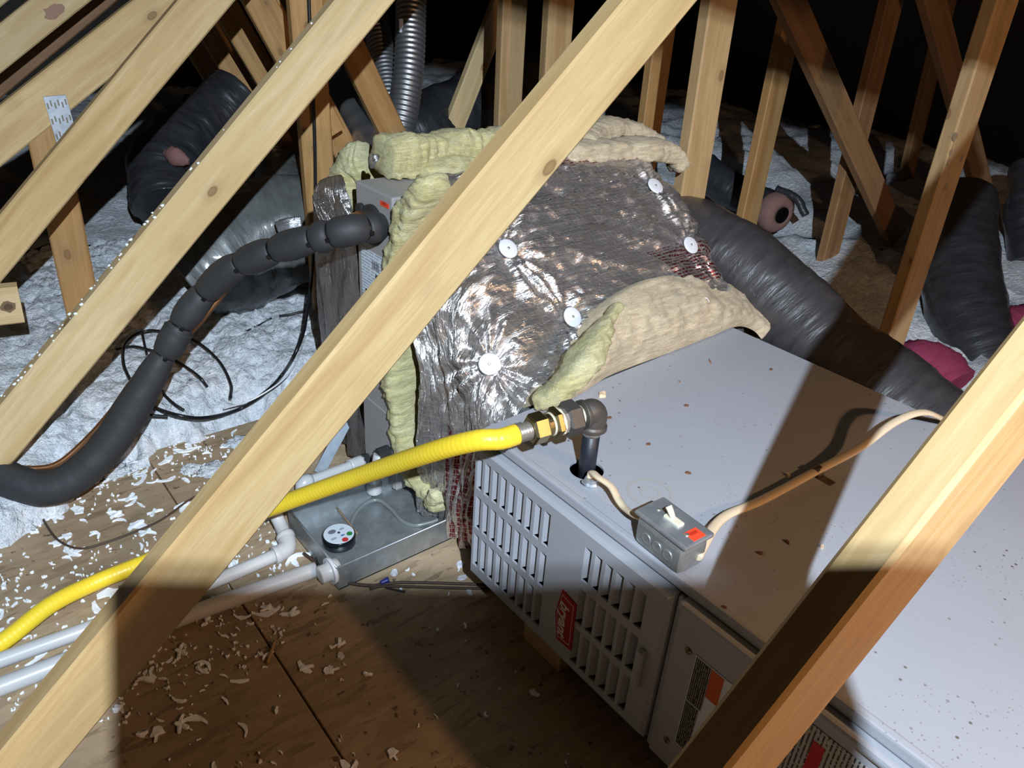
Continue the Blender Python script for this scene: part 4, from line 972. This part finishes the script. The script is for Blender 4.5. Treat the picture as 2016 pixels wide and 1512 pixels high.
for i in range(ns + 1):
    A_, B_ = Bp[i], Tp[i]; t = i / ns; row = []
    back = Vector((0, 0.10, -0.02))
    nrm = Vector((-0.30, -0.75, 0.55)).normalized(); hgt = (B_ - A_).length
    for k in range(nr + 1):
        s = k / nr
        if s < 0.72:
            q = s / 0.72; p = A_.lerp(B_, q) + nrm * (0.042 * math.sin(PI * q ** 0.85) * min(1, hgt / 0.09))
        else:
            q = (s - 0.72) / 0.28; p = B_ + back * q + Vector((0, 0, -0.09 * q * q))
        p = p + nrm * (0.010 * fbm(p, 13, 31) + 0.006 * fbm(p, 34, 33)) * min(1, 4 * s + 0.15)
        row.append(bm.verts.new(p))
    rows.append(row)
for i in range(ns):
    for k in range(nr): f = bm.faces.new((rows[i][k], rows[i + 1][k], rows[i + 1][k + 1], rows[i][k + 1])); f.smooth = True
for end in (rows[0], rows[-1]):
    try: bm.faces.new(end)
    except ValueError: pass
bmesh.ops.recalc_face_normals(bm, faces=bm.faces)
def flap_mat():
    t = bpy.data.materials['cream_fibreglass'].copy(); t.name = 'flap_fibreglass'; return t
fp = obj('folded_flap', bm, BATT_C, wr); fp['label'] = 'cream fibreglass flap folded back onto the furnace top'
# yellow torn lip at the flap's left end and torn tufts on the foil
batt('torn_lip', [zpt(1052, 786, FZT + 0.012), zpt(1090, 776, FZT + 0.028), zpt(1130, 735, FZT + 0.055), zpt(1172, 672, FZT + 0.085), ypt(1215, 600, 0.93)], lambda t: 0.010 + 0.018 * math.sin(PI * min(1, t + 0.12)), (0.8, 1.3), 0.007, BATT_Y, wr, 41.0, 60, 22, 26)
pv = pin_v
batt('torn_tuft', [dpt(1083, 462, 1.80), dpt(1090, 482, 1.79), dpt(1097, 502, 1.77)], lambda t: 0.004 + 0.010 * math.sin(PI * t), (0.6, 1.2), 0.003, BATT_Y, wr, 44.0, 20, 14, 50)
kp = obj('torn_paper', tube([dpt(1120, 512, 1.745), dpt(1134, 524, 1.73), dpt(1148, 543, 1.715)], lambda t: 0.003 + 0.009 * math.sin(PI * t), 8, 12, flat=(0.3, 1.0)), plain('kraft_paper', (0.42, 0.27, 0.10), 0.6), wr)
for px, py in ((1388, 594), (1278, 636)):
    q = ypt(px, py, 0.905); obj('washer_edge', lathe([(0.009, 0), (0.009, 0.002)], 16, axis=(-0.3, -0.75, 0.55), origin=q), WHITEPL, wr)
# core of the wrap so that nothing shows through it
obj('plenum_duct', bx((0.80, 0.875, 0.03), (1.42, 1.225, 0.38), 0.01), GALV, wr)

# second wrap beyond the coil cabinet, with exposed fibreglass and a foil tongue
w2 = thing('insulation_wrap', 'torn dark foil wrap behind the coil cabinet with bare yellow fibreglass on top', 'insulation', (1.05, 1.5, 0.0))
bm = bmesh.new(); uvl = bm.loops.layers.uv.verify(); G2 = []
na, nb = 90, 60
top2 = [(1.37, 0.60), (1.40, 0.655), (1.45, 0.665), (1.50, 0.66), (1.56, 0.63), (1.62, 0.57)]
for j in range(nb + 1):
    row = []
    for i in range(na + 1):
        y = 1.372 + 0.245 * i / na; zt = 0.0
        for k in range(len(top2) - 1):
            if top2[k][0] <= y <= top2[k + 1][0]: u = (y - top2[k][0]) / (top2[k + 1][0] - top2[k][0]); zt = top2[k][1] + (top2[k + 1][1] - top2[k][1]) * u
        zt = zt or 0.58
        z = 0.02 + (zt - 0.02) * j / nb
        x = 0.722 + 0.06 * max(0, (y - 1.52) / 0.1) ** 2 + 0.010 * math.sin(y * 70 + 2 * fbm((y, z, 0), 4, 1)) + 0.012 * fbm((y * 2.0, z * 0.6, 0), 9, 2)
        row.append(bm.verts.new((x, y, z)))
    G2.append(row)
for j in range(nb):
    for i in range(na):
        f = bm.faces.new((G2[j][i], G2[j][i + 1], G2[j + 1][i + 1], G2[j + 1][i])); f.smooth = True
        for lp, (jj, ii) in zip(f.loops, ((j, i), (j, i + 1), (j + 1, i + 1), (j + 1, i))): lp[uvl].uv = (jj / nb * 0.6, ii / na * 0.25)
bmesh.ops.recalc_face_normals(bm, faces=bm.faces)
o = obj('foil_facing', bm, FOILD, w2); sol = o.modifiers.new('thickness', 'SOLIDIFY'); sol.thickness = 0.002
tng = [xpt(664, 442, 0.716), xpt(655, 405, 0.712), xpt(650, 370, 0.712), xpt(652, 350, 0.722)]
bm = tube(tng, lambda t: 0.022 + 0.026 * math.sin(PI * (0.25 + 0.68 * t)), 16, 24, flat=(1.0, 0.16), disp=fluffy(0.006, 30, 3))
obj('foil_tongue', bm, FOILD, w2)
batt('bare_fibreglass', [xpt(690, 430, 0.80), xpt(688, 380, 0.80), xpt(705, 340, 0.82), xpt(735, 322, 0.84)], lambda t: 0.050 + 0.004 * math.sin(9 * t), (1.0, 0.9), 0.013, BATT_Y, w2, 51.0, 60, 26)
batt('fibreglass_roll', [zpt(748, 310, 0.735), zpt(800, 305, 0.735), zpt(860, 296, 0.735), zpt(930, 288, 0.735), zpt(1000, 284, 0.735)], lambda t: 0.041 + 0.004 * math.sin(13 * t), (0.95, 1.2), 0.013, BATT_Y, w2, 54.0, 90, 30)
batt('fibreglass_roll', [zpt(1130, 300, 0.71), zpt(1160, 275, 0.72), zpt(1210, 265, 0.72), zpt(1262, 280, 0.70), zpt(1300, 300, 0.68)], lambda t: 0.050 - 0.01 * t, (0.9, 1.1), 0.012, BATT_C, w2, 57.0, 70, 26)
obj('foil_scrap', tube([zpt(728, 325, 0.745), zpt(736, 312, 0.765), zpt(746, 306, 0.77)], lambda t: 0.004 + 0.010 * math.sin(PI * t), 12, 16, flat=(1, 0.4), disp=fluffy(0.004, 60, 2)), FOILS, w2)
obj('hidden_duct', bx((0.79, 1.38, 0.02), (1.40, 1.60, 0.60), 0.01), GALV, w2)

# ------------------------------------------------------------------ insulated refrigerant line
lp_px = [(752, 447, 1.50), (728, 450, 1.50), (690, 453, 1.435), (640, 464, 1.44), (580, 480, 1.465), (520, 500, 1.495), (455, 530, 1.53), (405, 575, 1.565), (365, 625, 1.575), (335, 680, 1.585), (310, 720, 1.59), (272, 785, 1.60), (225, 860, 1.605), (180, 912, 1.60), (130, 950, 1.59), (85, 962, 1.58), (40, 952, 1.575), (0, 935, 1.575), (-60, 900, 1.58)]
LP = [dpt(*p) for p in lp_px]
for p in LP: p.z = max(p.z, 0.036)
LP[0] = xpt(745, 446, KX - 0.004); LP[1] = xpt(727, 449, KX - 0.035)
rl = thing('refrigerant_line', 'black foam pipe of strapped bulging segments curving from the coil cabinet to the floor', 'pipe', (0.45, 1.5, 0.0))
PP = spline(LP, 600)
pxs = [proj(p) for p in PP]
def idx_at(px, py): return min(range(len(PP)), key=lambda i: (pxs[i][0] - px) ** 2 + (pxs[i][1] - py) ** 2)
ties = [idx_at(*q) for q in ((716, 446), (652, 461), (618, 469), (541, 492), (475, 520), (405, 578), (352, 638), (324, 700))]
cuts = [0] + ties + [600]
RF = 0.0270
for k in range(len(cuts) - 1):
    a, b = cuts[k], cuts[k + 1]
    pts = PP[a:b + 1]
    last = (k == len(cuts) - 2)
    def rad(t, last=last, k=k):
        if last: return RF + 0.009 * min(1, t * 4) - 0.003 * math.exp(-(t / 0.03) ** 2)
        return RF - 0.006 + 0.0090 * (math.sin(PI * max(0.0, min(1, t))) ** 0.45)
    sg = obj('foam_segment', tube(pts, rad, 26, 0, smooth_path=False, disp=lambda q, t, a: 0.0012 * fbm(q, 22, 3)), FOAM, rl)
for i in ties:
    p = PP[i]; tdir = (PP[min(600, i + 2)] - PP[max(0, i - 2)]).normalized()
    tie = obj('cable_tie', lathe([(RF - 0.0055, -0.0035), (RF - 0.0040, -0.003), (RF - 0.0040, 0.003), (RF - 0.0055, 0.0035)], 26, axis=tdir, origin=p), ZIP, rl)
    out = (CAMLOC - p); out = (out - tdir * out.dot(tdir)).normalized()
    out = (out * 0.9 - Vector((0, 0, 0.35))); out = (out - tdir * out.dot(tdir)).normalized()
    mm = basis(tdir, out, tdir.cross(out), p + out * (RF - 0.002))
    hd = obj('tie_head', bx((-0.004, -0.003, -0.004), (0.004, 0.003, 0.004), 0.001), ZIP, tie, mw=mm)
ci = idx_at(335, 655); obj('tape_patch', tube([PP[ci - 8], PP[ci], PP[ci + 10]], RF + 0.0025, 20, 12, disp=fluffy(0.002, 50, 5)), FOAM, rl)
# copper liquid line beside it
cu = [xpt(713, 418, KX - 0.002), xpt(700, 424, KX - 0.02), dpt(640, 446, 1.48), dpt(560, 480, 1.52), dpt(470, 545, 1.59), dpt(428, 592, 1.60), dpt(388, 640, 1.61), dpt(335, 690, 1.63), dpt(268, 742, 1.645), dpt(215, 815, 1.65), dpt(165, 870, 1.65), dpt(115, 912, 1.64), dpt(70, 922, 1.63), dpt(20, 918, 1.62), dpt(-60, 900, 1.62)]
for p in cu: p.z = max(p.z, 0.03)
o = obj('copper_line', tube(cu, 0.0062, 12, 120), COPPER); tag(o, 'thin bare copper pipe running along the black insulated line', 'pipe')

# ------------------------------------------------------------------ cables
def cable(name, label, pts, r, mat, n=90, cat='cable'):
    o = obj(name, tube(pts, r, 8, n), mat); return tag(o, label, cat)
IZ = 0.10
def ins(px, py, lift=0.012):
    p = zpt(px, py, 0.08)
    for _ in range(4): p = zpt(px, py, max(0.0, fill_height(p.x, p.y)) + lift)
    return p
cable('coaxial_cable', 'black cable hanging down the upright timber and curving over the white insulation', [ppt(607, -30, 2.145), ppt(613, 120, 2.145), ppt(619, 250, 2.145), ppt(621, 400, 2.14), ppt(617, 500, 2.11), dpt(612, 560, 2.17), dpt(605, 610, 2.12), dpt(597, 655, 2.03), dpt(580, 698, 1.99), ins(556, 737, 0.055), ins(525, 770, 0.035), ins(470, 806, 0.018), ins(400, 823, 0.016), ins(340, 815, 0.018), ins(285, 795, 0.02)], 0.0048, CABLE_B, 160)
cable('coaxial_cable', 'black cable coiled in loops on the white insulation behind the foam pipe', [ins(262, 760, 0.015), ins(243, 715), ins(248, 675, 0.02), ins(285, 652, 0.02), ins(330, 655, 0.02), ins(385, 672, 0.02), ins(430, 710, 0.016), ins(454, 755, 0.014), ins(454, 782, 0.004)], 0.0042, CABLE_B, 120)
cable('coaxial_cable', 'short arc of black cable inside the loops, right of the foam pipe', [ins(330, 700, 0.02), ins(365, 722, 0.018), ins(392, 742, 0.016), ins(408, 762, 0.004)], 0.0040, CABLE_B, 40)
cable('coaxial_cable', 'black cable end poking out below the foam pipe inside the loops', [ins(308, 748, 0.02), ins(322, 775, 0.016), ins(342, 795, 0.014), ins(362, 808, 0.004)], 0.0040, CABLE_B, 40)
cable('coaxial_cable', 'straight bit of black cable left of the foam pipe at the loops', [ins(228, 688, 0.014), ins(262, 682, 0.018), ins(300, 690, 0.02)], 0.0034, CABLE_B, 30)
cable('coaxial_cable', 'black cable bit standing steeply left of the foam pipe', [ins(280, 655, 0.03), ins(284, 675, 0.025), ins(289, 697, 0.014)], 0.0034, CABLE_B, 20)
cable('coaxial_cable', 'black cable piece lying at the bottom of the loops, left of the big curve', [ins(280, 810, 0.012), ins(300, 818, 0.014), ins(330, 820, 0.006)], 0.0040, CABLE_B, 20)
cable('coaxial_cable', 'thin black cable half buried in insulation near the upright timber', [ins(603, 612, 0.012), ins(575, 618, 0.010), ins(550, 622, 0.004)], 0.0036, CABLE_B, 20)
cable('coaxial_cable', 'thin black cable end in the insulation left of the half buried one', [ins(535, 626, 0.004), ins(510, 640, 0.010), ins(485, 652, 0.002)], 0.0030, CABLE_B, 20)
wc = thing('phone_cable', 'thin white cable with a plug hanging by the upright timber over the insulation', 'cable', ins(560, 745))
obj('cable_jacket', tube([ppt(597, 668, 2.04), ins(590, 700, 0.03), ins(560, 745, 0.014), ins(500, 785, 0.012), ins(440, 805, 0.008)], 0.0022, 8, 60), WHITEPL, wc)
q = ppt(598, 660, 2.04); obj('plug', bx(q - Vector((0.008, 0.006, 0.012)), q + Vector((0.008, 0.006, 0.014)), 0.003), WHITEPL, wc)
cable('thermostat_wire', 'thin brown wire looping across the floor boards at left', [zpt(58, 968, 0.045), zpt(72, 995, 0.010), zpt(92, 1035, 0.005), zpt(118, 1066, 0.005), zpt(160, 1080, 0.005), zpt(215, 1066, 0.005), zpt(270, 1045, 0.005), zpt(320, 1022, 0.005), zpt(372, 985, 0.005), zpt(420, 960, 0.005)], 0.0024, BROWN, 90, 'wire')
tw = thing('thermostat_wire', 'brown wires spliced with a blue nut on the floor between pan and furnace', 'wire', zpt(760, 1150, 0.0))
wp = [zpt(598, 1090, 0.006), zpt(620, 1106, 0.012), zpt(650, 1130, 0.012), zpt(690, 1148, 0.007), zpt(735, 1153, 0.006), zpt(755, 1148, 0.007)]
obj('wire', tube(wp, 0.0036, 8, 60), BROWN, tw)
obj('wire', tube([zpt(728, 1160, 0.005), zpt(770, 1148, 0.007), zpt(830, 1147, 0.005), zpt(900, 1149, 0.005), zpt(985, 1152, 0.005)], 0.0030, 8, 50), BROWN, tw)
obj('wire', tube([zpt(728, 1156, 0.006), zpt(765, 1154, 0.008), zpt(840, 1156, 0.005), zpt(910, 1158, 0.005), zpt(985, 1158, 0.005)], 0.0028, 8, 50), BROWN, tw)
obj('wire', tube([zpt(760, 1157, 0.005), zpt(780, 1162, 0.005), zpt(798, 1165, 0.004)], 0.0022, 8, 14), DARKSEAL, tw)
a = zpt(749, 1148, 0.010); b = zpt(765, 1141, 0.012); obj('wire_nut', tube([a, b], lambda t: 0.0042 + 0.002 * t, 10, 6), BLUEPL, tw)
obj('tie', tube([zpt(622, 1098, 0.026), zpt(626, 1112, 0.032), zpt(628, 1128, 0.012)], 0.0018, 6, 12), ZIP, tw)
# copper / splinter on the floor, cloudy plastic bits
o = obj('wood_splinter', tube([zpt(541, 1262, 0.004), zpt(535, 1280, 0.006), zpt(526, 1306, 0.003)], 0.003, 6, 10), plain('tan_splinter', (0.38, 0.22, 0.10), 0.8)); tag(o, 'curved tan splinter lying on the shaded floor boards', 'splinter')
for i, (px, py, s, lb) in enumerate(((777, 1128, (0.011, 0.009), 'cloudy plastic bit on the floor above the blue wire nut'), (906, 1112, (0.012, 0.010), 'upright cloudy plastic bit on the floor near the louvered door'),
        (909, 1138, (0.013, 0.008), 'cloudy plastic bit just in front of the brown wires near the door'), (923, 1166, (0.012, 0.007), 'cloudy plastic bit lying past the brown wires in the shade'),
        (671, 1292, (0.009, 0.008), 'cloudy plastic bit alone on the shaded floor boards'))):
    crumb('plastic_bit', lb, px, py, 0.0, s, TRANSL, 60 + i, thick=0.004, cat='plastic bit')

# ------------------------------------------------------------------ ducts
def corr(per, amp):
    return lambda t: None
def silver(name, label, pts, r, nring, seg=26):
    n = nring * 5
    def rad(t): return r * (1 + 0.035 * math.sin(2 * PI * t * nring))
    o = obj(name, tube(pts, rad, seg, n), FLEXM); return tag(o, label, 'duct')
sd = silver('flexible_duct', 'right-hand silver ribbed flexible duct rising at the top, with a paper strip', [dpt(811, -60, 2.82), dpt(809, 20, 2.82), dpt(806, 120, 2.82), dpt(797, 200, 2.83), dpt(786, 262, 2.84), dpt(770, 330, 2.86)], 0.055, 40)
q = dpt(789, 50, 2.765); obj('paper_strip', bx(q - Vector((0.008, 0.004, 0.022)), q + Vector((0.008, 0.0, 0.022))), PAPER, sd).matrix_parent_inverse = Matrix.Identity(4)
silver('flexible_duct', 'left-hand silver ribbed flexible duct partly behind the other', [dpt(722, -20, 2.95), dpt(742, 60, 2.95), dpt(757, 130, 2.93), dpt(766, 200, 2.90), dpt(768, 260, 2.88)], 0.050, 34)
silver('flexible_duct', 'small dull silver duct pipe behind the orange slanting timber above the fibreglass', [dpt(693, 215, 2.75), dpt(716, 258, 2.68), dpt(748, 312, 2.58)], 0.047, 4)
def wrapduct(name, label, pts, r, mat, seed, amp=0.010, n=110, seg=34, s=9, par=None):
    def dsp(q, t, a): return amp * fbm((q.x, q.y, q.z), s, seed) + amp * 0.10 * math.sin(t * 2 * PI * n / 5 + 2 * math.sin(a + seed)) * (0.6 + 0.4 * fbm(q, 6, seed))
    o = obj(name, tube(pts, r, seg, n * 2, disp=dsp), mat)
    return tag(o, label, 'duct')
wrapduct('flexible_duct', 'fat grey plastic-jacketed duct running down behind the furnace from the foil wrap', [xpt(1300, 460, 1.60), xpt(1385, 487, 1.62), xpt(1470, 542, 1.64), xpt(1560, 622, 1.66), xpt(1640, 705, 1.66), xpt(1720, 765, 1.66), xpt(1800, 830, 1.66), xpt(1880, 900, 1.66)], 0.112, DUCT_G, 3.0, 0.006)
wrapduct('flexible_duct', 'fat black plastic-jacketed duct standing at far right beside the tall post', [dpt(1888, 395, 2.75), dpt(1885, 450, 2.70), dpt(1893, 560, 2.60), dpt(1912, 650, 2.52), dpt(1950, 735, 2.46), dpt(2010, 800, 2.45)], 0.122, DUCT_B, 5.0, 0.006)
wrapduct('flexible_duct', 'black plastic duct partly in view at the right edge, behind the red-brown timber', [dpt(2030, 330, 3.0), dpt(2022, 420, 2.95), dpt(2028, 520, 2.9)], 0.075, DUCT_B, 8.0, 0.006, 40)
od = thing('flexible_duct', 'small black duct with an open pinkish end lying in the white insulation at right', 'duct', dpt(1500, 410, 3.2))
cpts = [dpt(1385, 335, 3.35), dpt(1420, 362, 3.3), dpt(1470, 390, 3.25), dpt(1515, 412, 3.2)]
obj('jacket', tube(cpts, 0.075, 24, 60, disp=lambda q, t, a: 0.005 * fbm(q, 14, 2)), DUCT_B, od)
e_ = dpt(1515, 412, 3.2); ev = (dpt(1552, 430, 3.12) - e_).normalized()
obj('liner', lathe([(0.074, -0.01), (0.082, 0.02), (0.078, 0.06), (0.055, 0.075), (0.032, 0.072), (0.028, 0.03)], 24, axis=ev, origin=e_), PINKLINER, od)
obj('mouth_shade_disc', lathe([(0.034, 0), (0.034, 0.003)], 20, axis=ev, origin=e_ + ev * 0.0725), BLACK, od)  # black disc in place of the shade inside the duct
obj('outer_lip', tube([e_ + ev * 0.012 + Vector((0, 0, 0.088)).lerp(Vector((0, 0, 0)), 0), e_ + ev * 0.05 + Vector((0.02, -0.05, 0.075)), e_ + ev * 0.075 + Vector((0.03, -0.085, 0.02))], 0.016, 10, 20, disp=fluffy(0.004, 30, 6)), DUCT_B, od)
pd = thing('flexible_duct', 'black plastic duct with a pink tear behind the left diagonals', 'duct', dpt(330, 330, 2.9))
obj('jacket', tube([dpt(470, 190, 3.05), dpt(420, 235, 3.0), dpt(375, 265, 2.92), dpt(335, 310, 2.84), dpt(318, 350, 2.80), dpt(330, 410, 2.76)], lambda t: 0.125 - 0.01 * t, 30, 150, disp=lambda q, t, a: 0.012 * fbm(q, 9, 4) + 0.006 * fbm(q, 25, 14)), DUCT_B, pd)
obj('torn_liner', tube([dpt(322, 300, 2.70), dpt(345, 308, 2.69), dpt(372, 318, 2.69)], lambda t: 0.008 + 0.026 * math.sin(PI * t), 14, 24, flat=(1.0, 0.6), disp=fluffy(0.008, 25, 9)), plain('pink_liner', (0.24, 0.11, 0.10), 0.8, bump=(60, 0.4, 0.004)), pd)
bd = thing('wrapped_duct', 'big grey plastic-wrapped duct lying left of the cable-carrying upright', 'duct', dpt(500, 500, 2.3))
obj('jacket', tube([dpt(370, 545, 2.34), dpt(430, 505, 2.36), dpt(500, 470, 2.40), dpt(580, 455, 2.44), dpt(660, 440, 2.5), dpt(760, 420, 2.55)], lambda t: 0.165 + 0.01 * math.sin(7 * t), 40, 120, flat=(1.05, 1.0), disp=lambda q, t, a: 0.015 * fbm(q, 6, 4) + 0.006 * fbm(q, 18, 7)), DUCT_W, bd)
obj('collar', tube([dpt(575, 400, 2.38), dpt(560, 365, 2.46), dpt(548, 330, 2.55)], lambda t: 0.075, 24, 30, disp=fluffy(0.008, 12, 3)), DUCT_W, bd)
q = dpt(571, 446, 2.16); obj('foil_tape', tube([dpt(549, 452, 2.19), dpt(571, 446, 2.18), dpt(594, 444, 2.19)], 0.026, 12, 16, flat=(1.0, 0.35), disp=fluffy(0.004, 40, 3)), FOILS, bd)
wrapduct('wrapped_duct', 'dark plastic-wrapped duct lying behind the fibreglass, below the silver flexible ducts', [dpt(760, 300, 3.25), dpt(830, 258, 3.3), dpt(900, 225, 3.4), dpt(980, 190, 3.5), dpt(1060, 170, 3.6)], 0.15, DUCT_B, 12.0, 0.014, 60)
# pink batt at far right
pk = [dpt(1765, 725, 2.30), dpt(1805, 712, 2.28), dpt(1840, 722, 2.26), dpt(1880, 760, 2.22)]
o = obj('fibreglass_batt', tube(pk, 0.075, 20, 40, flat=(0.8, 1.1), disp=fluffy(0.012, 14, 61)), BATT_P); tag(o, 'magenta fibreglass batt piece between the furnace and the black duct at right', 'insulation')
o = obj('fibreglass_batt', tube([dpt(1965, 650, 2.48), dpt(2000, 640, 2.48), dpt(2060, 630, 2.48)], 0.07, 20, 30, flat=(0.8, 1.1), disp=fluffy(0.012, 14, 63)), BATT_P); tag(o, 'magenta fibreglass batt piece at the right edge beyond the black duct', 'insulation')

# ------------------------------------------------------------------ white scraps on the boards
def scrap_mesh(bm, c, L, wd, ang, rnd, z):
    """a small torn strip or blob, a few mm thick"""
    kind = rnd.random(); ca, sa = math.cos(ang), math.sin(ang)
    if kind < 0.82:
        bend = rnd.uniform(-0.6, 0.6); n = 4; up_, dn = [], []
        for k in range(n + 1):
            t = k / n - 0.5; x = L * t; y = bend * L * (t * t * 2 - 0.2); h = wd * (0.45 + 0.55 * math.sin(PI * (k + 0.6) / (n + 1.2))) * rnd.uniform(0.6, 1.3)
            up_.append((x, y + h / 2)); dn.append((x, y - h / 2))
        pts = up_ + dn[::-1]
    else:
        n = rnd.randint(6, 9); pts = [(L * 0.5 * rnd.uniform(0.35, 1.0) * math.cos(2 * PI * k / n), L * 0.36 * rnd.uniform(0.35, 1.0) * math.sin(2 * PI * k / n)) for k in range(n)]
    th = rnd.uniform(0.0012, 0.004)
    lo = [bm.verts.new((c[0] + x * ca - y * sa, c[1] + x * sa + y * ca, z)) for x, y in pts]
    hi = [bm.verts.new((c[0] + (x * ca - y * sa) * 0.92, c[1] + (x * sa + y * ca) * 0.92, z + th)) if False else bm.verts.new((v.co.x, v.co.y, z + th * rnd.uniform(0.7, 1.6))) for v, (x, y) in zip(lo, pts)]
    m_ = len(pts)
    bm.faces.new(hi)
    for k in range(m_): bm.faces.new((lo[k], lo[(k + 1) % m_], hi[(k + 1) % m_], hi[k]))
def density(x, y):
    if not (-1.2 < x < 1.0 and 0.3 < y < 1.72): return 0
    if x > 0.655 and y < 0.875: return 0
    if x > 0.47 and 1.02 < y < 1.28: return 0
    if y > 1.35 and x > 0.72: return 0
    px, py, _ = proj(Vector((x, y, 0)))
    d = 1.0 if px < 430 else (0.75 if px < 560 else 0.12)
    if py > 1130 and px > 560: d = 0.10
    if px > 480 and py < 1000: d = 0.35
    return d
rnd = random.Random(11); bm = bmesh.new(); cnt = 0
while cnt < 3400:
    x, y = rnd.uniform(-0.7, 0.9), rnd.uniform(0.35, 1.72)
    if rnd.random() > density(x, y) or fbm((x, y, 0), 5, 2) < rnd.uniform(-0.5, 0.12): continue
    L = rnd.choice((0.004, 0.005, 0.006, 0.008, 0.010, 0.013)) * rnd.uniform(0.6, 1.2)
    scrap_mesh(bm, (x, y), L, L * rnd.uniform(0.22, 0.5), rnd.random() * PI, rnd, 0.0002); cnt += 1
bmesh.ops.recalc_face_normals(bm, faces=bm.faces)
o = obj('insulation_crumbs', bm, SCRAP); o['kind'] = 'stuff'; tag(o, 'fine white insulation crumbs sprinkled over the floor boards', 'debris')
protos = []
for i in range(14):
    bm = bmesh.new(); L = rnd.uniform(0.022, 0.040); scrap_mesh(bm, (0, 0), L, L * rnd.uniform(0.14, 0.30), 0, rnd, 0.0)
    if i % 3 == 0: scrap_mesh(bm, (0.004, 0.003), L * 0.7, L * 0.2, 1.1, rnd, 0.0008)
    bmesh.ops.recalc_face_normals(bm, faces=bm.faces); protos.append(mesh_of(bm, 'insulation_scrap', SCRAP))
n_ = 0
while n_ < 290:
    x, y = rnd.uniform(-0.6, 0.75), rnd.uniform(0.5, 1.70)
    if rnd.random() > density(x, y) * 0.9: continue
    o = bpy.data.objects.new('insulation_scrap', protos[n_ % 14]); COL.objects.link(o); o.location = (x, y, 0.0004); o.rotation_euler.z = rnd.random() * 2 * PI
    s = rnd.uniform(0.6, 1.5); o.scale = (s, s, 1)
    tag(o, 'torn white insulation scrap lying loose on the floor boards', 'debris', 'white insulation scraps scattered over the floor boards'); n_ += 1
# bigger tufts near the edge of the boards and flecks lying on the second diagonal
for i, (px, py, sx, lb) in enumerate(((22, 1035, 0.055, 'large white insulation tuft on the boards at the left edge'), (425, 925, 0.040, 'white insulation tuft on the boards above the long diagonal timber'), (375, 925, 0.02, 'narrow white tuft left of the larger one above the long diagonal'),
        (470, 870, 0.03, 'white tuft near the far edge of the floor boards'), (230, 930, 0.03, 'white tuft spilling off the insulation beside the black foam pipe'))):
    p = zpt(px, py, 0.004)
    bm = bmesh.new(); bmesh.ops.create_icosphere(bm, subdivisions=4, radius=1.0)
    for v in bm.verts:
        d = 1 + 0.45 * fbm(v.co, 2.2, i * 3.1) + 0.2 * fbm(v.co, 6, i); v.co = Vector((v.co.x * d * sx, v.co.y * d * sx * 0.7, max(-0.3, v.co.z) * d * 0.012))
    o = obj('insulation_tuft', bm, FLUFF, smooth=True, loc=p); tag(o, lb, 'debris')
T2A, T2B = ppt(0, 808, 1.62), ppt(662, 0, 1.62)
bm = bmesh.new(); tdir = (T2B - T2A).normalized(); tn = NT.cross(tdir).normalized()
if tn.z < 0: tn = -tn
# the top edge of the second diagonal timber
A2 = ppt(288, 525, 1.60); B2 = ppt(721, 0, 1.60); td = (B2 - A2).normalized(); pn2 = NT.cross(td).normalized(); pn2 = pn2 if pn2.x < 0 else -pn2
for k in range(70):
    s = rnd.uniform(-0.75, 0.12) if k < 62 else rnd.uniform(0.1, 0.6)
    c = A2 + td * s + pn2 * 0.0445 + NT * rnd.uniform(0.004, 0.034); r = rnd.uniform(0.0012, 0.0042)
    g = bmesh.ops.create_icosphere(bm, subdivisions=1, radius=r)
    for v in g['verts']: v.co = c + Vector((v.co.x * rnd.uniform(0.6, 2.0), v.co.y, v.co.z * 0.9))
o = obj('insulation_flecks', bm, SCRAP, smooth=True); o['kind'] = 'stuff'; tag(o, 'white flecks caught on the upper edge of the second diagonal timber', 'debris')

# ------------------------------------------------------------------ slab added behind the lens to cast the shadow of phone and hands
tbm = bx((-0.0144, -0.200, -0.010), (0.288, 0.0336, -0.003), 0.0025)
o = obj('shadow_blocker', tbm, plain('blocker_grey', (0.05, 0.05, 0.055), 0.4), mw=basis(R_, -D_, -F_, CAMLOC + F_ * -0.013)); tag(o, 'dark slab behind the lens, added to throw the shadow of phone and hands', 'shadow blocker')
